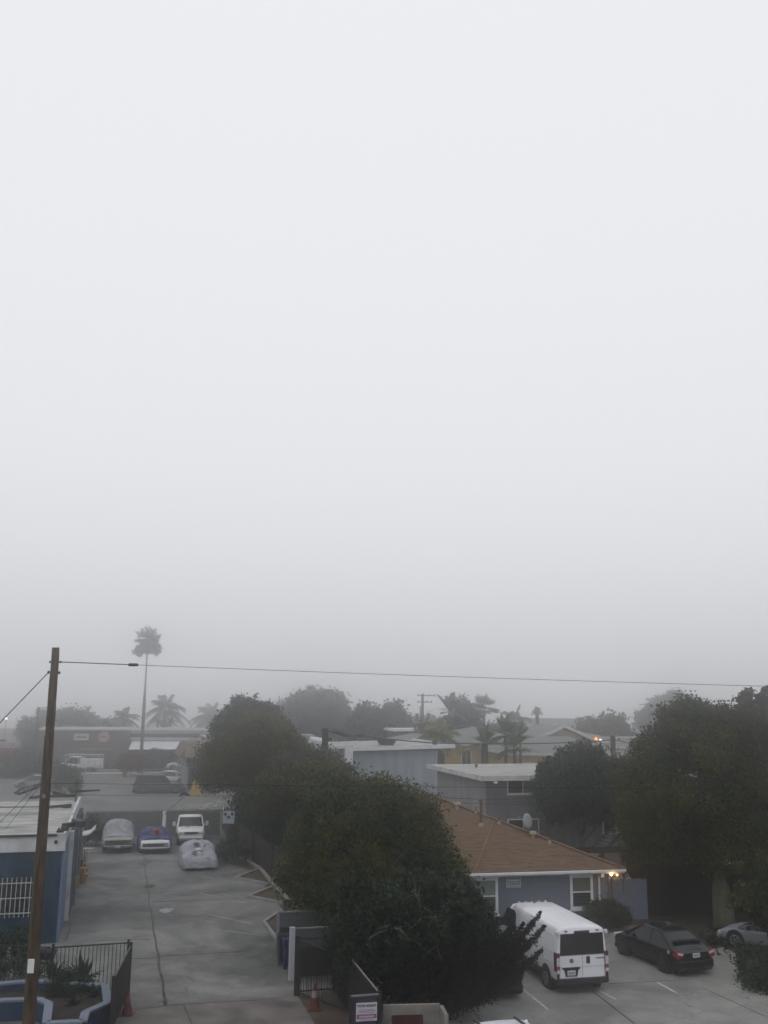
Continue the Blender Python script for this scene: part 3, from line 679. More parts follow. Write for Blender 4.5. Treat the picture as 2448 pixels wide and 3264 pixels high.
# brown board fence along the planted strip
ptsF = [gr(690, 2640), gr(735, 2700), gr(790, 2745), gr(850, 2800), gr(905, 2860), gr(950, 2912)]
fz = thing('board_fence', 'dark brown board fence running under the trees beside the driveway', 'fence', ptsF[0])
rr = random.Random(2); boards = [MB(), MB()]
for A, B in zip(ptsF[:-1], ptsF[1:]):
    n = int((B - A).length / .2)
    for k in range(n):
        p = A.lerp(B, k / n) - ptsF[0] + Vector((.4, 0, 0)); q = A.lerp(B, (k + .88) / n) - ptsF[0] + Vector((.4, 0, 0)); h = 1.75 + rr.uniform(-.07, .07)
        boards[0].bar(p + Vector((0, 0, h / 2)), q + Vector((0, 0, h / 2)), .025, h)
boards[0].build('boards', brown_wood, fz)
for A, B in zip(ptsF[:-1], ptsF[1:]):
    boards[1].bar(A - ptsF[0] + Vector((.36, 0, 1.4)), B - ptsF[0] + Vector((.36, 0, 1.4)), .05, .09)
boards[1].build('rail', brown_wood, fz)
for P in ptsF[1:]: MB().box(-.05, .05, -.05, .05, 0, 1.9).build('post', brown_wood, fz).location = P - ptsF[0] + Vector((.3, 0, 0))

# ================================================================== bin enclosure and black gates, bottom middle
e1 = gr(883, 3060); e2 = gr(928, 3125)
def panel(name, P, L, h, label, band=.62, lab2=None):
    t = thing(name, label, 'fence', P, GRID)
    MB().box(0, L, -.03, .03, h - band, h - .05).build('boards', gray_wood, t)
    MB().box(.05, L, -.02, .02, .1, h - band - .01).build('lower_boards', black_wood, t)
    MB().box(-.02, L, -.05, .05, h - .05, h).build('cap_rail', mat('weathered_cap', (.13, .135, .14), .85, .3, 3), t)
    return t
t = panel('enclosure_wall', e1, 4.2, 1.83, 'grey board wall behind the wheeled bins with a thin white edge'); MB().box(-.05, .05, -.06, .06, 0, 1.82).build('post', cap_m, t)
t = panel('enclosure_wall', e2, 2.6, 1.83, 'grey board wall with a thick white corner post in front of the bins', .7); MB().box(-.10, .09, -.10, .10, 0, 1.86).build('post', mat('pale_post', (.36, .37, .40), .7), t)
def wheelie(px, py, c, label, rz):
    t = thing('wheeled_bin', label, 'bin', gr(px, py), rz)
    mb = MB(); mb.loft([[(-w, -d, z), (w, -d, z), (w, d, z), (-w, d, z)] for w, d, z in ((.22, .26, .08), (.27, .33, .95), (.29, .35, 1.0))]); mb.build('body', c, t, bevel=.02)
    mb = MB(); mb.loft([[(-.30, -.38, z0), (.30, -.38, z0), (.30, .36, z1), (-.30, .36, z1)] for z0, z1 in ((1.0, 1.02), (1.04, 1.1))]); mb.build('lid', c, t, bevel=.03)
    for s in (-1, 1): MB().cyl((.24 * s, .28, .1), .1, .05, 12, 'x').build('wheel', rubber, t)
    MB().tube([(-.25, .42, .98), (.25, .42, .98)], .02, 6).build('handle', c, t)
wheelie(905, 3068, mat('bin_black', (.02, .022, .026), .5), 'black wheeled bin at the open end of the grey enclosure', R_(195))
wheelie(922, 3082, mat('bin_navy', (.012, .022, .07), .5), 'dark blue wheeled bin beside the thick white post', R_(195))
wheelie(950, 3072, mat('bin_black', (.02, .022, .026), .5), 'black wheeled bin farther inside the grey enclosure', R_(190))
k1 = gr(945, 3172)
for k, (P, Q, h, hq, n, lab) in enumerate((
        (k1, LO.w(*(Vector(LO.loc(k1)) + Vector((3.3, .15)))), 1.85, 1.85, 26, 'black iron fence section in front of the grey enclosure wall'),
        (k1 + Vector((.08, -.12, 0)), k1 + Vector((2.2, -2.3, 0)), 1.85, 1.7, 22, 'black iron gate leaf swung open toward the camera beside the cone'))):
    iron_fence('iron_gate' if k else 'iron_fence', P, Q, h, lab, n, hq=hq)
MB().box(-.07, .07, -.07, .07, 0, 2.0).build('gate_post', iron, None).location = k1 + Vector((-.02, -.02, 0))
tag(bpy.data.objects['gate_post'], 'thick black gate post beside the driveway kerb', 'post')
tp = gr(1067, 2990, 1.8); bt = gr(1207, 3163, 1.8); tp.z = bt.z = 0
fn = thing('chainlink_fence', 'dark screened chain-link fence with a worn grey top rail running toward the tow-away sign', 'fence', bt)
dd = tp - bt
MB().tube([Vector((0, 0, 1.8)), dd + Vector((0, 0, 1.8))], .03).build('rail', iron_rail, fn)
MB().bar(Vector((0.0, 0, .9)), dd + Vector((0.0, 0, .9)), .015, 1.72).build('screen', mat('black_mesh_sheet', (.006, .006, .007), .8), fn)
for s in (0, .5, 1): MB().tube([dd * s, dd * s + Vector((0, 0, 1.85))], .04).build('post', iron, fn)
# tow-away board
tf = Frame(*bt.xy, 12)
tw = thing('sign_panel', 'dark gate panel carrying the white and purple tow-away notice', 'gate panel', bt, tf.r)
a_l, _ = tf.front(1118, 3200); _, zt = tf.front(1210, 3176)
MB().box(a_l, .02, -.02, .03, .05, 1.72).build('screen', mat('navy_screen', (.028, .028, .042), .8), tw)
MB().bar((a_l, -.03, 1.74), (.02, -.03, 1.76), .04, .05).build('rail', iron_rail, tw)
MB().box(a_l - .05, a_l + .03, -.05, .04, 0, 1.76).build('post', iron, tw); MB().box(0, .09, -.05, .04, 0, 1.82).build('post', iron, tw)
sg_l, sg_zt = tf.front(1134, 3196); sg_r, sg_zb = tf.front(1200, 3250)
sg = thing('tow_away_sign', 'white rectangular notice reading TOW AWAY with a purple band', 'sign', tf.w((sg_l + sg_r) / 2, -.06, (sg_zt + sg_zb) / 2), tf.r)
sw, sh_ = (sg_r - sg_l), (sg_zt - sg_zb) * 1.02
MB().box(-sw / 2, sw / 2, -.006, .006, -sh_ / 2, sh_ / 2).build('plate', mat('sign_white', (.44, .42, .48), .5), sg)
MB().box(-sw / 2 + .02, sw / 2 - .02, -.010, -.0065, -sh_ * .36, -sh_ * .13).build('band', mat('band_purple', (.17, .06, .15), .6), sg)
text('lettering', 'TOW AWAY', ink, sg, (0, -.010, sh_ * .32), (R_(90), 0, 0), sw * .158)
for m_, lst in ((ink_pur, ((.12, .70), (.05, .78), (-.03, .74), (-.43, .66))), (mat('sign_white', (.44, .42, .48), .5), ((-.245, .70),))):
    mb = MB(); r = random.Random(3)          # lines of print too small and blurred to read
    for zc, wf in lst:
        x = -sw * wf / 2; big = zc == -.245; hh = sh_ * (.06 if big else .014)
        while x < sw * wf / 2:
            l_ = r.uniform(.02, .05); mb.box(x, x + l_, -.013, -.0106, sh_ * zc - hh, sh_ * zc + hh * r.uniform(.6, 1)); x += l_ + .014
    mb.build('fine_print', m_, sg)
def cone(px, py, label, s=1.0, m=orange):
    t = thing('traffic_cone', label, 'cone', gr(px, py))
    MB().tube([(0, 0, .03), (0, 0, .9 * s)], [.19 * s, .035 * s], 16).build('body', m, t, smooth=False); MB().box(-.24 * s, .24 * s, -.24 * s, .24 * s, 0, .04).build('base', m if m is not orange else mat('cone_base_dull', (.10, .02, .012), .8), t)
    MB().tube([(0, 0, .42 * s), (0, 0, .63 * s)], [.123 * s, .087 * s], 16).build('band', cone_w, t)
cone(1002, 3218, 'orange cone with a pale band in front of the black iron gate', .95, mat('cone_dull', (.085, .022, .016), .6))
# cream enclosure with dark red corrugated door at the bottom edge
ce = gr(1222, 3205, 1.3); ce.z = 0
cf = thing('utility_cabinet', 'cream walled enclosure with a dark red corrugated door at the bottom edge', 'enclosure', ce, R_(6))
MB().box(0, 1.72, .0, .12, 1.02, 1.3).box(0, .25, 0, .12, 0, 1.02).box(1.2, 1.72, 0, .12, 0, 1.02).build('wall', mat('cream_wall', (.165, .152, .14), .8, .25, 2), cf)
MB().box(1.72, 1.84, -.8, .12, 0, 1.24).build('side_wall', mat('cream_wall', (.165, .152, .14), .8, .25, 2), cf)
mb = MB()
for k in range(9): mb.box(.26 + k * .104, .26 + k * .104 + .07, -.02, .03, 0, 1.0)
mb.box(.26, 1.19, .03, .06, 0, 1.01); mb.build('door', mat('dark_red_metal', (.045, .010, .008), .6, .3, 3), cf)
MB().add([(.08, -.05, .96), (.40, -.12, .72), (.42, -.12, 0), (.08, -.05, 0)], [(0, 1, 2, 3)]).build('flap', mat('cream_wall', (.165, .152, .14), .8, .25, 2), cf)

# ================================================================== blue house with brown hip roof
HF = RL
hs_ = thing('blue_house', 'low blue-grey clapboard house with brown hip roof beside the white van', 'house', HF.w(0, 0), HF.r)
WL, WD = 11.0, 14.4
mb = MB()                                           # clapboards: each course leans out over the one below
for k in range(17):
    z0 = .12 + k * .14; mb.add([(-WL, -.03, z0), (0, -.03, z0), (0, -.002, z0 + .139), (-WL, -.002, z0 + .139)], [(0, 1, 2, 3)])
    mb.add([(-WL, -.03, z0), (0, -.03, z0), (0, 0, z0 - .002), (-WL, 0, z0 - .002)], [(3, 2, 1, 0)])
    mb.add([(.018, 0, z0), (.018, WD, z0), (.002, WD, z0 + .139), (.002, 0, z0 + .139)], [(0, 1, 2, 3)])
mb.box(-WL, 0, .003, WD, 0, 2.5)
mb.build('wall', siding_m, hs_)
MB().box(-.06, .03, -.035, .06, 0, 2.45).build('corner_board', siding_m, hs_)
ez, ov, sl = 2.50, .55, .362
x0, x1, y0, y1 = -11.6, ov + .15, -ov, WD + ov; hw = (y1 - y0) / 2; rz_ = ez + hw * sl
rf = MB()
A, B, C_, D_ = (x0, y0, ez), (x1, y0, ez), (x1, y1, ez), (x0, y1, ez); E1, E2 = (x0, y0 + hw, rz_), (x1 - hw, y0 + hw, rz_)
rf.add([A, B, C_, D_, E1, E2], [(0, 1, 5, 4), (1, 2, 5), (2, 3, 4, 5), (3, 0, 4)])
rf.add([(p[0], p[1], p[2] - .07) for p in (A, B, C_, D_)], [(3, 2, 1, 0)])
roof_o = rf.build('roof', shingle_b, hs_)
# shingle butts as thin courses on the two visible slopes
mb = MB(); n = 60
for k in range(1, n):
    s_ = k / n; yy = y0 + hw * s_; zz = ez + hw * s_ * sl; mb.bar((x0, yy, zz + .004), (x1 - hw * s_, yy, zz + .003), .016, .010, (0, -.37, 1))
mb.build('shingle_courses', mat('shingle_butt', (.10, .066, .042), .9, .5, 3), roof_o)
MB().bar((x1, y0, ez + .03), (x1 - hw, y0 + hw, rz_ + .03), .22, .05).bar((x1, y1, ez + .03), (x1 - hw, y0 + hw, rz_ + .03), .22, .05).bar((x0, y0 + hw, rz_ + .02), (x1 - hw, y0 + hw, rz_ + .02), .22, .05).build('hip_cap', shingle_b, roof_o)
MB().bar((-6.6, y0 + .35, ez + .36 * .35 + .02), (-4.3, y0 + 4.6, ez + .362 * 4.6 + .02), .11, .02).build('valley_flashing', mat('rusty_flashing', (.125, .072, .048), .85, .3, 3), roof_o)
MB().box(x0, x1, y0 - .10, y0 - .005, ez - .14, ez - .02).box(x1 + .005, x1 + .1, y0, y1, ez - .14, ez - .02).build('gutter', white, hs_, bevel=.02)
MB().box(x0, x1, y0, .0, ez - .2, ez - .145).build('soffit', white_dirty, hs_)
def hwin(l, r_, t, b, **k):
    a0, z1 = HF.front(*l); a1, _ = HF.front(*r_); _, z0 = HF.front(*b); return window(hs_, a0, a1, z0, z1, out=.07, **k)
for (a0, a1, z0, z1, upper, lo) in ((-6.70, -5.50, .55, 2.18, curtain_m, glass_g), (-1.90, -.73, .64, 2.19, blind, glass)):
    w = window(hs_, a0, a1, z0, z1, b=-.015, fr=.13, kind='sash', pane=lo, out=.05, name='window')
    c = (z0 + z1) / 2; MB().box(a0 + .12, a1 - .12, -.034, -.024, c + .02, z1 - .12).build('blind', upper, w)
    MB().box(a0 - .08, a1 + .08, -.1, -.02, z1 + .002, z1 + .06).build('window_head', white, w)
sgn = thing('wall_sign', 'small white notice with a green frame and a phone line on the blue house', 'sign', HF.w(-4.735, -.06, 1.98), HF.r)
MB().box(-.36, .36, -.02, .02, -.27, .27).build('plate', mat('plate_pale', (.42, .44, .44), .5), sgn)
mb = MB(); g_ = mat('frame_green', (.03, .07, .05), .6)
mb.box(-.32, .32, -.032, -.021, .20, .235).box(-.32, .32, -.032, -.021, -.03, .0).box(-.32, -.29, -.032, -.021, 0, .2).box(.29, .32, -.032, -.021, 0, .2); mb.build('frame', g_, sgn)
text('lettering', '619 268 0270', ink, sgn, (0, -.026, -.12), (R_(90), 0, 0), .112)
mb = MB(); [mb.box(-.27 + k * .055, -.27 + k * .055 + .035 + .01 * (k % 2), -.03, -.021, .10, .16 + .01 * (k % 3)) for k in range(10)]; mb.box(-.3, .3, -.03, -.021, -.235, -.222); mb.build('fine_print', g_, sgn)
ds = MB().tube([(-.42, -.07, 2.2), (-.42, -.07, .15), (-.42, -.25, .06)], .05, 6).box(-.50, -.34, -.5, -.01, 2.13, 2.3); ds.build('downspout', white, hs_)
MB().box(.05, .30, .15, .4, .55, 1.15).box(.08, .24, .2, .35, 0.15, .55).build('meter_box', mat('meter_grey', (.12, .13, .15), .6), hs_)
MB().tube([(.2, .25, 1.1), (.2, .25, 2.4)], .035, 8).tube([(.42, .3, 0), (.42, .3, 2.35)], .04, 8).build('conduit', mat('meter_grey', (.12, .13, .15), .6), hs_)
fl = thing('flood_light', 'twin-headed floodlight glowing orange under the house eave corner', 'floodlight', HF.w(.16, -.42, 2.33), HF.r)
MB().cyl((0, 0, .02), .06, .06, 10).tube([(0, 0, 0), (-.12, -.06, -.06)], .02, 6).tube([(0, 0, 0), (.12, -.06, -.06)], .02, 6).build('bracket', white, fl)
warm = mat('warm_bulb', (1.0, .48, .14), .5, emit=20); warm2 = mat('warm_bulb_dim', (1.0, .34, .05), .5, emit=5)
for x, m_, z_ in ((-.15, warm, -.06), (.15, warm2, -.10)):
    h = MB().tube([(x, 0, z_ + .02), (x, -.12, z_)], [.04, .075], 12).build('lamp_head', white, fl); MB().cyl((x, -.125, z_), .068 if x < 0 else .05, .02, 14, 'y').build('bulb', m_, h)
ld = bpy.data.lights.new('flood_glow', 'POINT'); ld.energy = 7; ld.color = (1, .55, .2); ld.shadow_soft_size = .08
lo_ = bpy.data.objects.new('flood_glow', ld); COL.objects.link(lo_); lo_.parent = fl; lo_.location = (-.15, -.22, -.06)
# pipes and dish on the roof
def on_roof(px, py):
    """where the sight line meets the front slope of the brown roof"""
    d = ray(px, py); o = Vector((0, 0, EYE)); n = Vector((0, -sl, 1)); n = Matrix.Rotation(HF.r, 3, 'Z') @ n
    p0 = HF.w(0, y0, ez); t = (p0 - o).dot(n) / d.dot(n); return o + d * t
def vent(px, py, h, r, label, cap=True, m=None):
    p = on_roof(px, py); t = thing('roof_vent', label, 'vent', p); m = m or mat('vent_rust', (.10, .065, .055), .8)
    MB().tube([(0, 0, -.1), (0, 0, h)], r, 10).build('pipe', m, t)
    MB().tube([(0, 0, -.05), (0, 0, .12)], [r * 2.6, r * 1.2], 10).build('flashing', mat('flashing_tan', (.25, .2, .17), .7), t)
    if cap: MB().tube([(0, 0, h), (0, 0, h + .12)], [r * 1.7, r * 1.5], 10).build('cap', m, t)
vent(1533, 2630, 1.15, .07, 'tall rusty vent pipe standing on the brown roof')
vent(1517, 2592, .35, .04, 'thin short vent pipe left of the tall one on the brown roof', False)
vent(1752, 2686, .3, .05, 'small grey vent pipe low on the right hip of the brown roof', False)
vent(1590, 2624, .3, .05, 'short vent pipe just right of the tall one at the roof edge', False)
t = thing('roof_vent', 'flat pale vent cap on the hip of the brown roof below the dish', 'vent', on_roof(1700, 2668)); MB().tube([(0, 0, .15), (0, 0, .28)], [.22, .16], 12).tube([(0, 0, -.1), (0, 0, .15)], .12, 10).build('cap', tan_wall, t)
t = thing('roof_vent', 'flat pale vent cap near the upper left end of the brown roof', 'vent', on_roof(1458, 2576)); MB().tube([(0, 0, .2), (0, 0, .3)], [.22, .16], 12).tube([(0, 0, -.1), (0, 0, .2)], .12, 10).build('cap', tan_wall, t)
dp = on_roof(1683, 2660); sd = thing('satellite_dish', 'grey satellite dish on the brown roof hip before the lower window', 'satellite dish', dp + Vector((0, 0, 0)))
mb = MB(); rings = []
for r_ in (0.01, .12, .24, .36): rings.append([(r_ * .82 * math.cos(k * math.pi / 10), -.06 * (1 - (r_ / .36) ** 2) + 0, r_ * 1.15 * math.sin(k * math.pi / 10)) for k in range(20)])
o = mb.loft(rings, caps=False).build('reflector', mat('dish_grey', (.22, .225, .23), .6), sd, smooth=True); o.location = (0, 0, .65); o.rotation_euler = (R_(-25), R_(18), R_(25)); o.modifiers.new('s', 'SOLIDIFY').thickness = .01
MB().tube([(0, .05, 0), (0, .05, .6)], .03, 8).build('mast', iron_rail, sd); MB().tube([(0, 0, .3), (-.45, -.35, .85)], .015, 6).cyl((-.47, -.37, .88), .06, .1, 8).build('feed_arm', iron_rail, sd)

# fences and bits right of the house
bf2 = thing('blue_fence', 'slate blue board fence joining the house corner', 'fence', HF.w(.35, .4), R_(6))
mb = MB(); rr = random.Random(9)
for k in range(12):
    mb.box(k * .155, k * .155 + .148, -.012, .012, .02, 1.88 + rr.uniform(-.02, .02))
mb.build('boards', fence_slate, bf2); MB().box(0, 1.86, .014, .06, 1.5, 1.6).build('rail', fence_slate, bf2)
MB().box(.66, .70, -.03, -.014, 1.2, 1.85).build('latch', ink, bf2)
df = thing('dark_fence', 'tall near-black board fence behind the black hatchback', 'fence', HF.w(2.3, .9), R_(3))
mb = MB()
for k in range(52): mb.box(k * .17, k * .17 + .163, -.012, .012, .02, 2.45 + rr.uniform(-.03, .03))
mb.build('boards', black_wood, df); MB().box(0, 8.8, .014, .06, 2.0, 2.1).build('rail', black_wood, df)
st0 = thing('yard_wall', 'pale low wall glimpsed above the dark fence', 'wall', HF.w(1.2, 16), R_(6)); MB().box(0, 9, 0, .2, 0, 1.6).box(-.05, 9.05, -.05, .25, 1.6, 1.7).build('wall', mat('dim_wall', (.16, .17, .155), .9, .15, 1), st0)
pg = thing('pergola', 'small dark pergola frame behind the blue fence', 'pergola', HF.w(1.0, 5.2), HF.r)
mb = MB(); [mb.box(x, x + .08, 0, .08, 0, 2.35) for x in (0, 1.2, 2.4)]; mb.build('post', black_wood, pg); MB().box(-.3, 2.8, -.1, .0, 2.35, 2.5).box(-.3, 2.8, .9, 1.0, 2.35, 2.5).build('beam', black_wood, pg)

# ================================================================== grey two-storey block
GF = Frame(6.6, 62, 15)
gb = thing('grey_apartment', 'grey stucco two-storey block with flat overhanging roof above the brown roof', 'building', GF.w(0, 0), GF.r)
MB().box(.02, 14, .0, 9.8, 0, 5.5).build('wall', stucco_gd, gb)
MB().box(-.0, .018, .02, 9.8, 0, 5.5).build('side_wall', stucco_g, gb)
rb_ = MB(); rb_.box(-.5, 14.5, -.75, 10.4, 5.62, 5.72); rb_.build('roof', roof_grav, gb)
MB().box(-.55, 14.5, -.82, -.755, 5.43, 5.74).box(-.57, -.505, -.82, 10.5, 5.43, 5.74).build('fascia', white_dirty, gb)
MB().box(-.5, 14.4, -.75, 10.3, 5.5, 5.60).build('soffit', mat('soffit_grey', (.10, .105, .11), .9), gb)
for zc, in ((4.55,), (2.02,)):
    window(gb, 1.42, 3.55, zc - .0, zc + 1.02 if zc > 3 else zc + 1.02, b=0, fr=.07, pane=glass)
    window(gb, 8.0, 9.9, zc, zc + 1.0, b=0, fr=.07, pane=glass)
    MB().box(2.52, 3.48, -.016, -.011, zc + .08, zc + .94).build('curtain', mat('grey_curtain', (.07, .09, .085), .6, .15, 2, stretch=(14, 1, 1)), gb)
MB().cyl((.25, -.86, 5.32), .05, .12, 8, 'y').cyl((.38, -.86, 5.32), .05, .12, 8, 'y').box(.2, .44, -.84, -.8, 5.28, 5.4).build('flood_head', white, gb)
for k, (a, b, nm) in enumerate(((1.6, 6.0, 'left vent stub on the grey flat roof'), (5.6, 4.2, 'middle vent stub on the grey flat roof'), (7.4, 6.2, 'white right vent cap on the grey flat roof near the dark tree'))):
    t = thing('roof_vent', nm, 'vent', GF.w(a, b, 5.72)); MB().tube([(0, 0, 0), (0, 0, .2)], .05, 8).tube([(-.1, 0, .2), (.12, 0, .25)], .09, 8).build('cap', iron_rail if k < 2 else white, t)
# outside stairs seen under the trees
def stairs(O, rz, n, w, label, rise=.19, run=.27, z0=0):
    t = thing('exterior_stair', label, 'staircase', O, rz); tr = MB()
    for k in range(n): tr.box(0, w, k * run, k * run + .26, z0 + (k + 1) * rise - .05, z0 + (k + 1) * rise)
    tr.build('treads', mat('tread_grey', (.21, .22, .22), .8), t)
    for x in (0, w): MB().bar((x, 0, z0 + 0), (x, n * run, z0 + n * rise), .05, .22).bar((x, 0, z0 + .95), (x, n * run, z0 + .95 + n * rise), .04, .05).build('stringer', black_wood, t)
sA = at(1815, 2700, 60); stairs(Vector((sA.x - .3, sA.y, 0)), R_(-62), 14, 1.1, 'grey outdoor stair under the round dark tree behind the brown roof', z0=0)
sB = at(2128, 2792, 58); stairs(Vector((sB.x, sB.y, 0)), R_(-62), 13, 1.1, 'grey outdoor stair glimpsed above the dark fence under the big tree', z0=.2)
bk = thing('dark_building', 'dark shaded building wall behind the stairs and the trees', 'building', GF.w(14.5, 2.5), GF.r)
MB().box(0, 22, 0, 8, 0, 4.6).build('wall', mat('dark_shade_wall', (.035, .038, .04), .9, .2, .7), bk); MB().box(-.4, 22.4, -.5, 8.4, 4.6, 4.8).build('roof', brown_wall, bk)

# ================================================================== pale blue block behind it
LF = Frame(6.3, 88, 15)
lb = thing('pale_blue_apartment', 'pale blue flat-roofed block with a white roof edge behind the trees', 'building', LF.w(0, 0), LF.r)
MB().box(-9.2, -1.45, 0, 11, 0, 5.95).build('wall', stucco_b, lb)
MB().box(-1.45, -.5, .5, 11, 0, 5.6).build('back_wall', mat('dark_recess', (.04, .045, .05), .9), lb)
mb = MB(); mb.add([(-9.6, -.5, 6.0), (.1, -.5, 6.25), (.1, 12.5, 6.25), (-9.6, 12.5, 6.0), (-9.6, -.5, 6.12), (.1, -.5, 6.37), (.1, 12.5, 6.37), (-9.6, 12.5, 6.12)], [(3, 2, 1, 0), (4, 5, 6, 7), (0, 1, 5, 4), (1, 2, 6, 5), (2, 3, 7, 6), (3, 0, 4, 7)])
mb.build('roof', roof_grav, lb)
mb = MB(); mb.bar((-9.65, -.54, 6.08), (.15, -.54, 6.33), .06, .34); mb.bar((.13, -.5, 6.33), (.13, 12.5, 6.33), .06, .3); mb.build('fascia', white, lb)
window(lb, -9.55, -9.22, 5.0, 5.6, b=-.0, fr=.05, kind='x', name='window')
MB().box(-5.0, -4.1, -.03, .0, 2.2, 3.0).build('window', mat('pale_frame', (.4, .42, .43), .6), lb)
MB().box(-1.44, -1.36, -.05, .0, 0, 5.95).build('corner_trim', white_dirty, lb)
# white frame of the stair and walkway left of it
wf = thing('stair_tower', 'white framed open stair tower at the left end of the pale blue block', 'stair tower', LF.w(-9.6, -.2), LF.r)
MB().box(-.35, .35, -.45, 0, 0, 6.5).build('column', white, wf)
MB().box(-2.7, -.36, -.35, .0, 6.15, 6.4).build('beam', white, wf)
MB().box(-2.6, -.4, 1.2, 1.4, 4.6, 6.1).build('back_wall', mat('grey_purple', (.21, .2, .2), .9, .1, 2), wf)
MB().box(-2.7, -.4, .1, 1.3, 3.6, 3.85).build('landing', brown_wall, wf)
MB().box(-2.4, -.4, .9, 1.1, 0, 3.6).build('lower_wall', mat('pale_pink_wall', (.33, .30, .28), .9, .1, 2), wf)
MB().box(-2.7, -2.55, -.35, .0, 0, 6.15).build('column', white_dirty, wf)
jb = thing('white_building', 'cluttered white flat roofs with ducts behind the dark pole', 'building', LF.w(-14.5, 6), LF.r)
MB().box(0, 4.6, 0, 6, 0, 5.9).build('wall', white_dirty, jb); MB().box(-.4, 2.2, -1, 0, 5.2, 6.3).build('duct', white, jb); MB().box(-3.4, .2, -2, 4, 0, 5.2).build('wing', mat('grey_purple', (.21, .2, .2), .9, .1, 2), jb)
MB().box(.2, 3.4, 1, 4, 5.9, 7.0).build('penthouse', mat('grey_lav', (.27, .27, .29), .9, .1, 2), jb); MB().tube([(2.6, -.4, 6.6), (4.2, -.4, 6.4)], .35, 10).build('duct', white, jb)
MB().box(2.3, 4.0, -1.6, -.2, 4.9, 5.3).build('white_ledge', white, jb)
pv = LF.w(-5.2, 3.2, 6.3); t = thing('roof_hatch', 'dark squat box on the middle of the pale blue block roof', 'roof hatch', pv, LF.r)
MB().box(-.75, .75, -.4, .4, .12, .42).box(-.95, .95, -.5, .5, .42, .5).box(-.6, .6, -.3, .3, -.05, .12).build('box', black_wood, t)
t = thing('roof_vent', 'little dark vent near the right end of the white roof edge', 'vent', LF.w(-1.5, .2, 6.35)); MB().box(-.2, .2, -.15, .15, 0, .35).box(-.26, .26, -.2, .2, .3, .4).build('cap', black_wood, t)

# dark pole with the bundle of cables
p1 = at(1037, 2322, 75); p1b = Vector((p1.x, p1.y, 0))
t = thing('utility_pole', 'short dark pole carrying a thick cable bundle above the trees', 'utility pole', p1b)
MB().tube([(0, 0, 0), (0, 0, p1.z)], [.26, .24], 12).build('shaft', black_wood, t)
MB().box(.2, .5, -.1, .1, p1.z - .9, p1.z - .7).build('bracket', iron, t)
c0 = at(1048, 2330, 75); c1 = at(1130, 2345, 77); c2 = at(1380, 2368, 80); c3 = at(1640, 2371, 84); c4 = at(1880, 2364, 90)
cb = thing('cable_bundle', 'thick dark cable from the short pole across the grey roofs', 'cable', c0)
cable('span', [p - c0 for p in (c0, c1, c2, c3, c4, at(1953, 2357, 90))], .055, None, parent=cb, sag=.03)
MB().tube([Vector((0, 0, 0)), (c1 - c0) * .25 + Vector((0, 0, .08)), (c1 - c0) * .6, (c1 - c0)], [.05, .2, .22, .05], 8).tube([(c1 - c0), (c1 - c0) + Vector((.5, 0, .02)), (c1 - c0) + Vector((.9, 0, -.05))], [.05, .13, .05], 8).build('splice_case', cable_m, cb)
MB().tube([c4 - c0 - Vector((1.3, 0, 0)), c4 - c0], [.22, .22], 8).build('splice_case', cable_m, cb)
p2 = at(1953, 2345, 90); t = thing('utility_pole', 'short dark pole behind the round dark tree where the thick cable ends', 'utility pole', Vector((p2.x, p2.y, 0)))
MB().tube([(0, 0, 0), (0, 0, p2.z)], [.26, .24], 12).build('shaft', black_wood, t)
cable('cable', [at(1953, 2357, 90), at(2040, 2375, 86), at(2200, 2440, 70)], .045, 'dark cable sloping right from the short pole into the big tree')
cable('cable', [at(1240, 2483, 86), at(1640, 2556, 61.5), at(1700, 2560, 60)], .018, 'thin dark wire sagging low before the grey wall')
cable('cable', [at(1380, 2541, 61), at(1560, 2549, 60.5), at(1700, 2545, 60)], .018, 'thin dark wire crossing the grey wall at mid height')
cable('cable', [at(1388, 2555, 61), at(1470, 2559, 60.5), at(1720, 2566, 60)], .018, 'lower thin dark wire crossing the grey wall')

# ================================================================== vehicles
def ring(w, zb, zt, crown=.03, y=0.0, e=.1):
    h = [(0, zb), (w * .80, zb), (w * .95, zb + .05), (w * .995, zb + .35 * (zt - zb)), (w, zb + .62 * (zt - zb)), (w * .975, zt - e * .8), (w * .90, zt - e * .12), (w * .5, zt + crown * .7), (0, zt + crown)]
    pts = [(x, y, z) for x, z in h]; pts += [(-x, y, z) for x, z in h[-2:0:-1]]
    return pts
def wheel(t, x, y, r, w=.21, rim=None, five=5):
    s = 1 if x > 0 else -1
    o = MB().cyl((x - s * w / 2, y, r), r, w, 26, 'x').build('wheel', rubber, t, bevel=.03)
    rm = MB().cyl((x - s * .0, y, r), r * .62, .02, 20, 'x').cyl((x + s * .012, y, r), r * .14, .02, 10, 'x')
    rm.build('rim', mat('rim_shadow', (.02, .02, .022), .6), o)
    sp = MB()
    for k in range(five):
        a = 2 * math.pi * k / five; c, s2 = math.cos(a), math.sin(a)
        sp.bar((x + s * .018, y, r), (x + s * .018, y + c * r * .58, r + s2 * r * .58), .055, .02, (1, 0, 0))
    N = 20; P = [(x + s * .014, y + math.cos(2 * math.pi * k / N) * r * .6, r + math.sin(2 * math.pi * k / N) * r * .6) for k in range(N + 1)]
    sp.tube(P, .022, 6, False); sp.build('spokes', rim or rim_m, o)
    return o
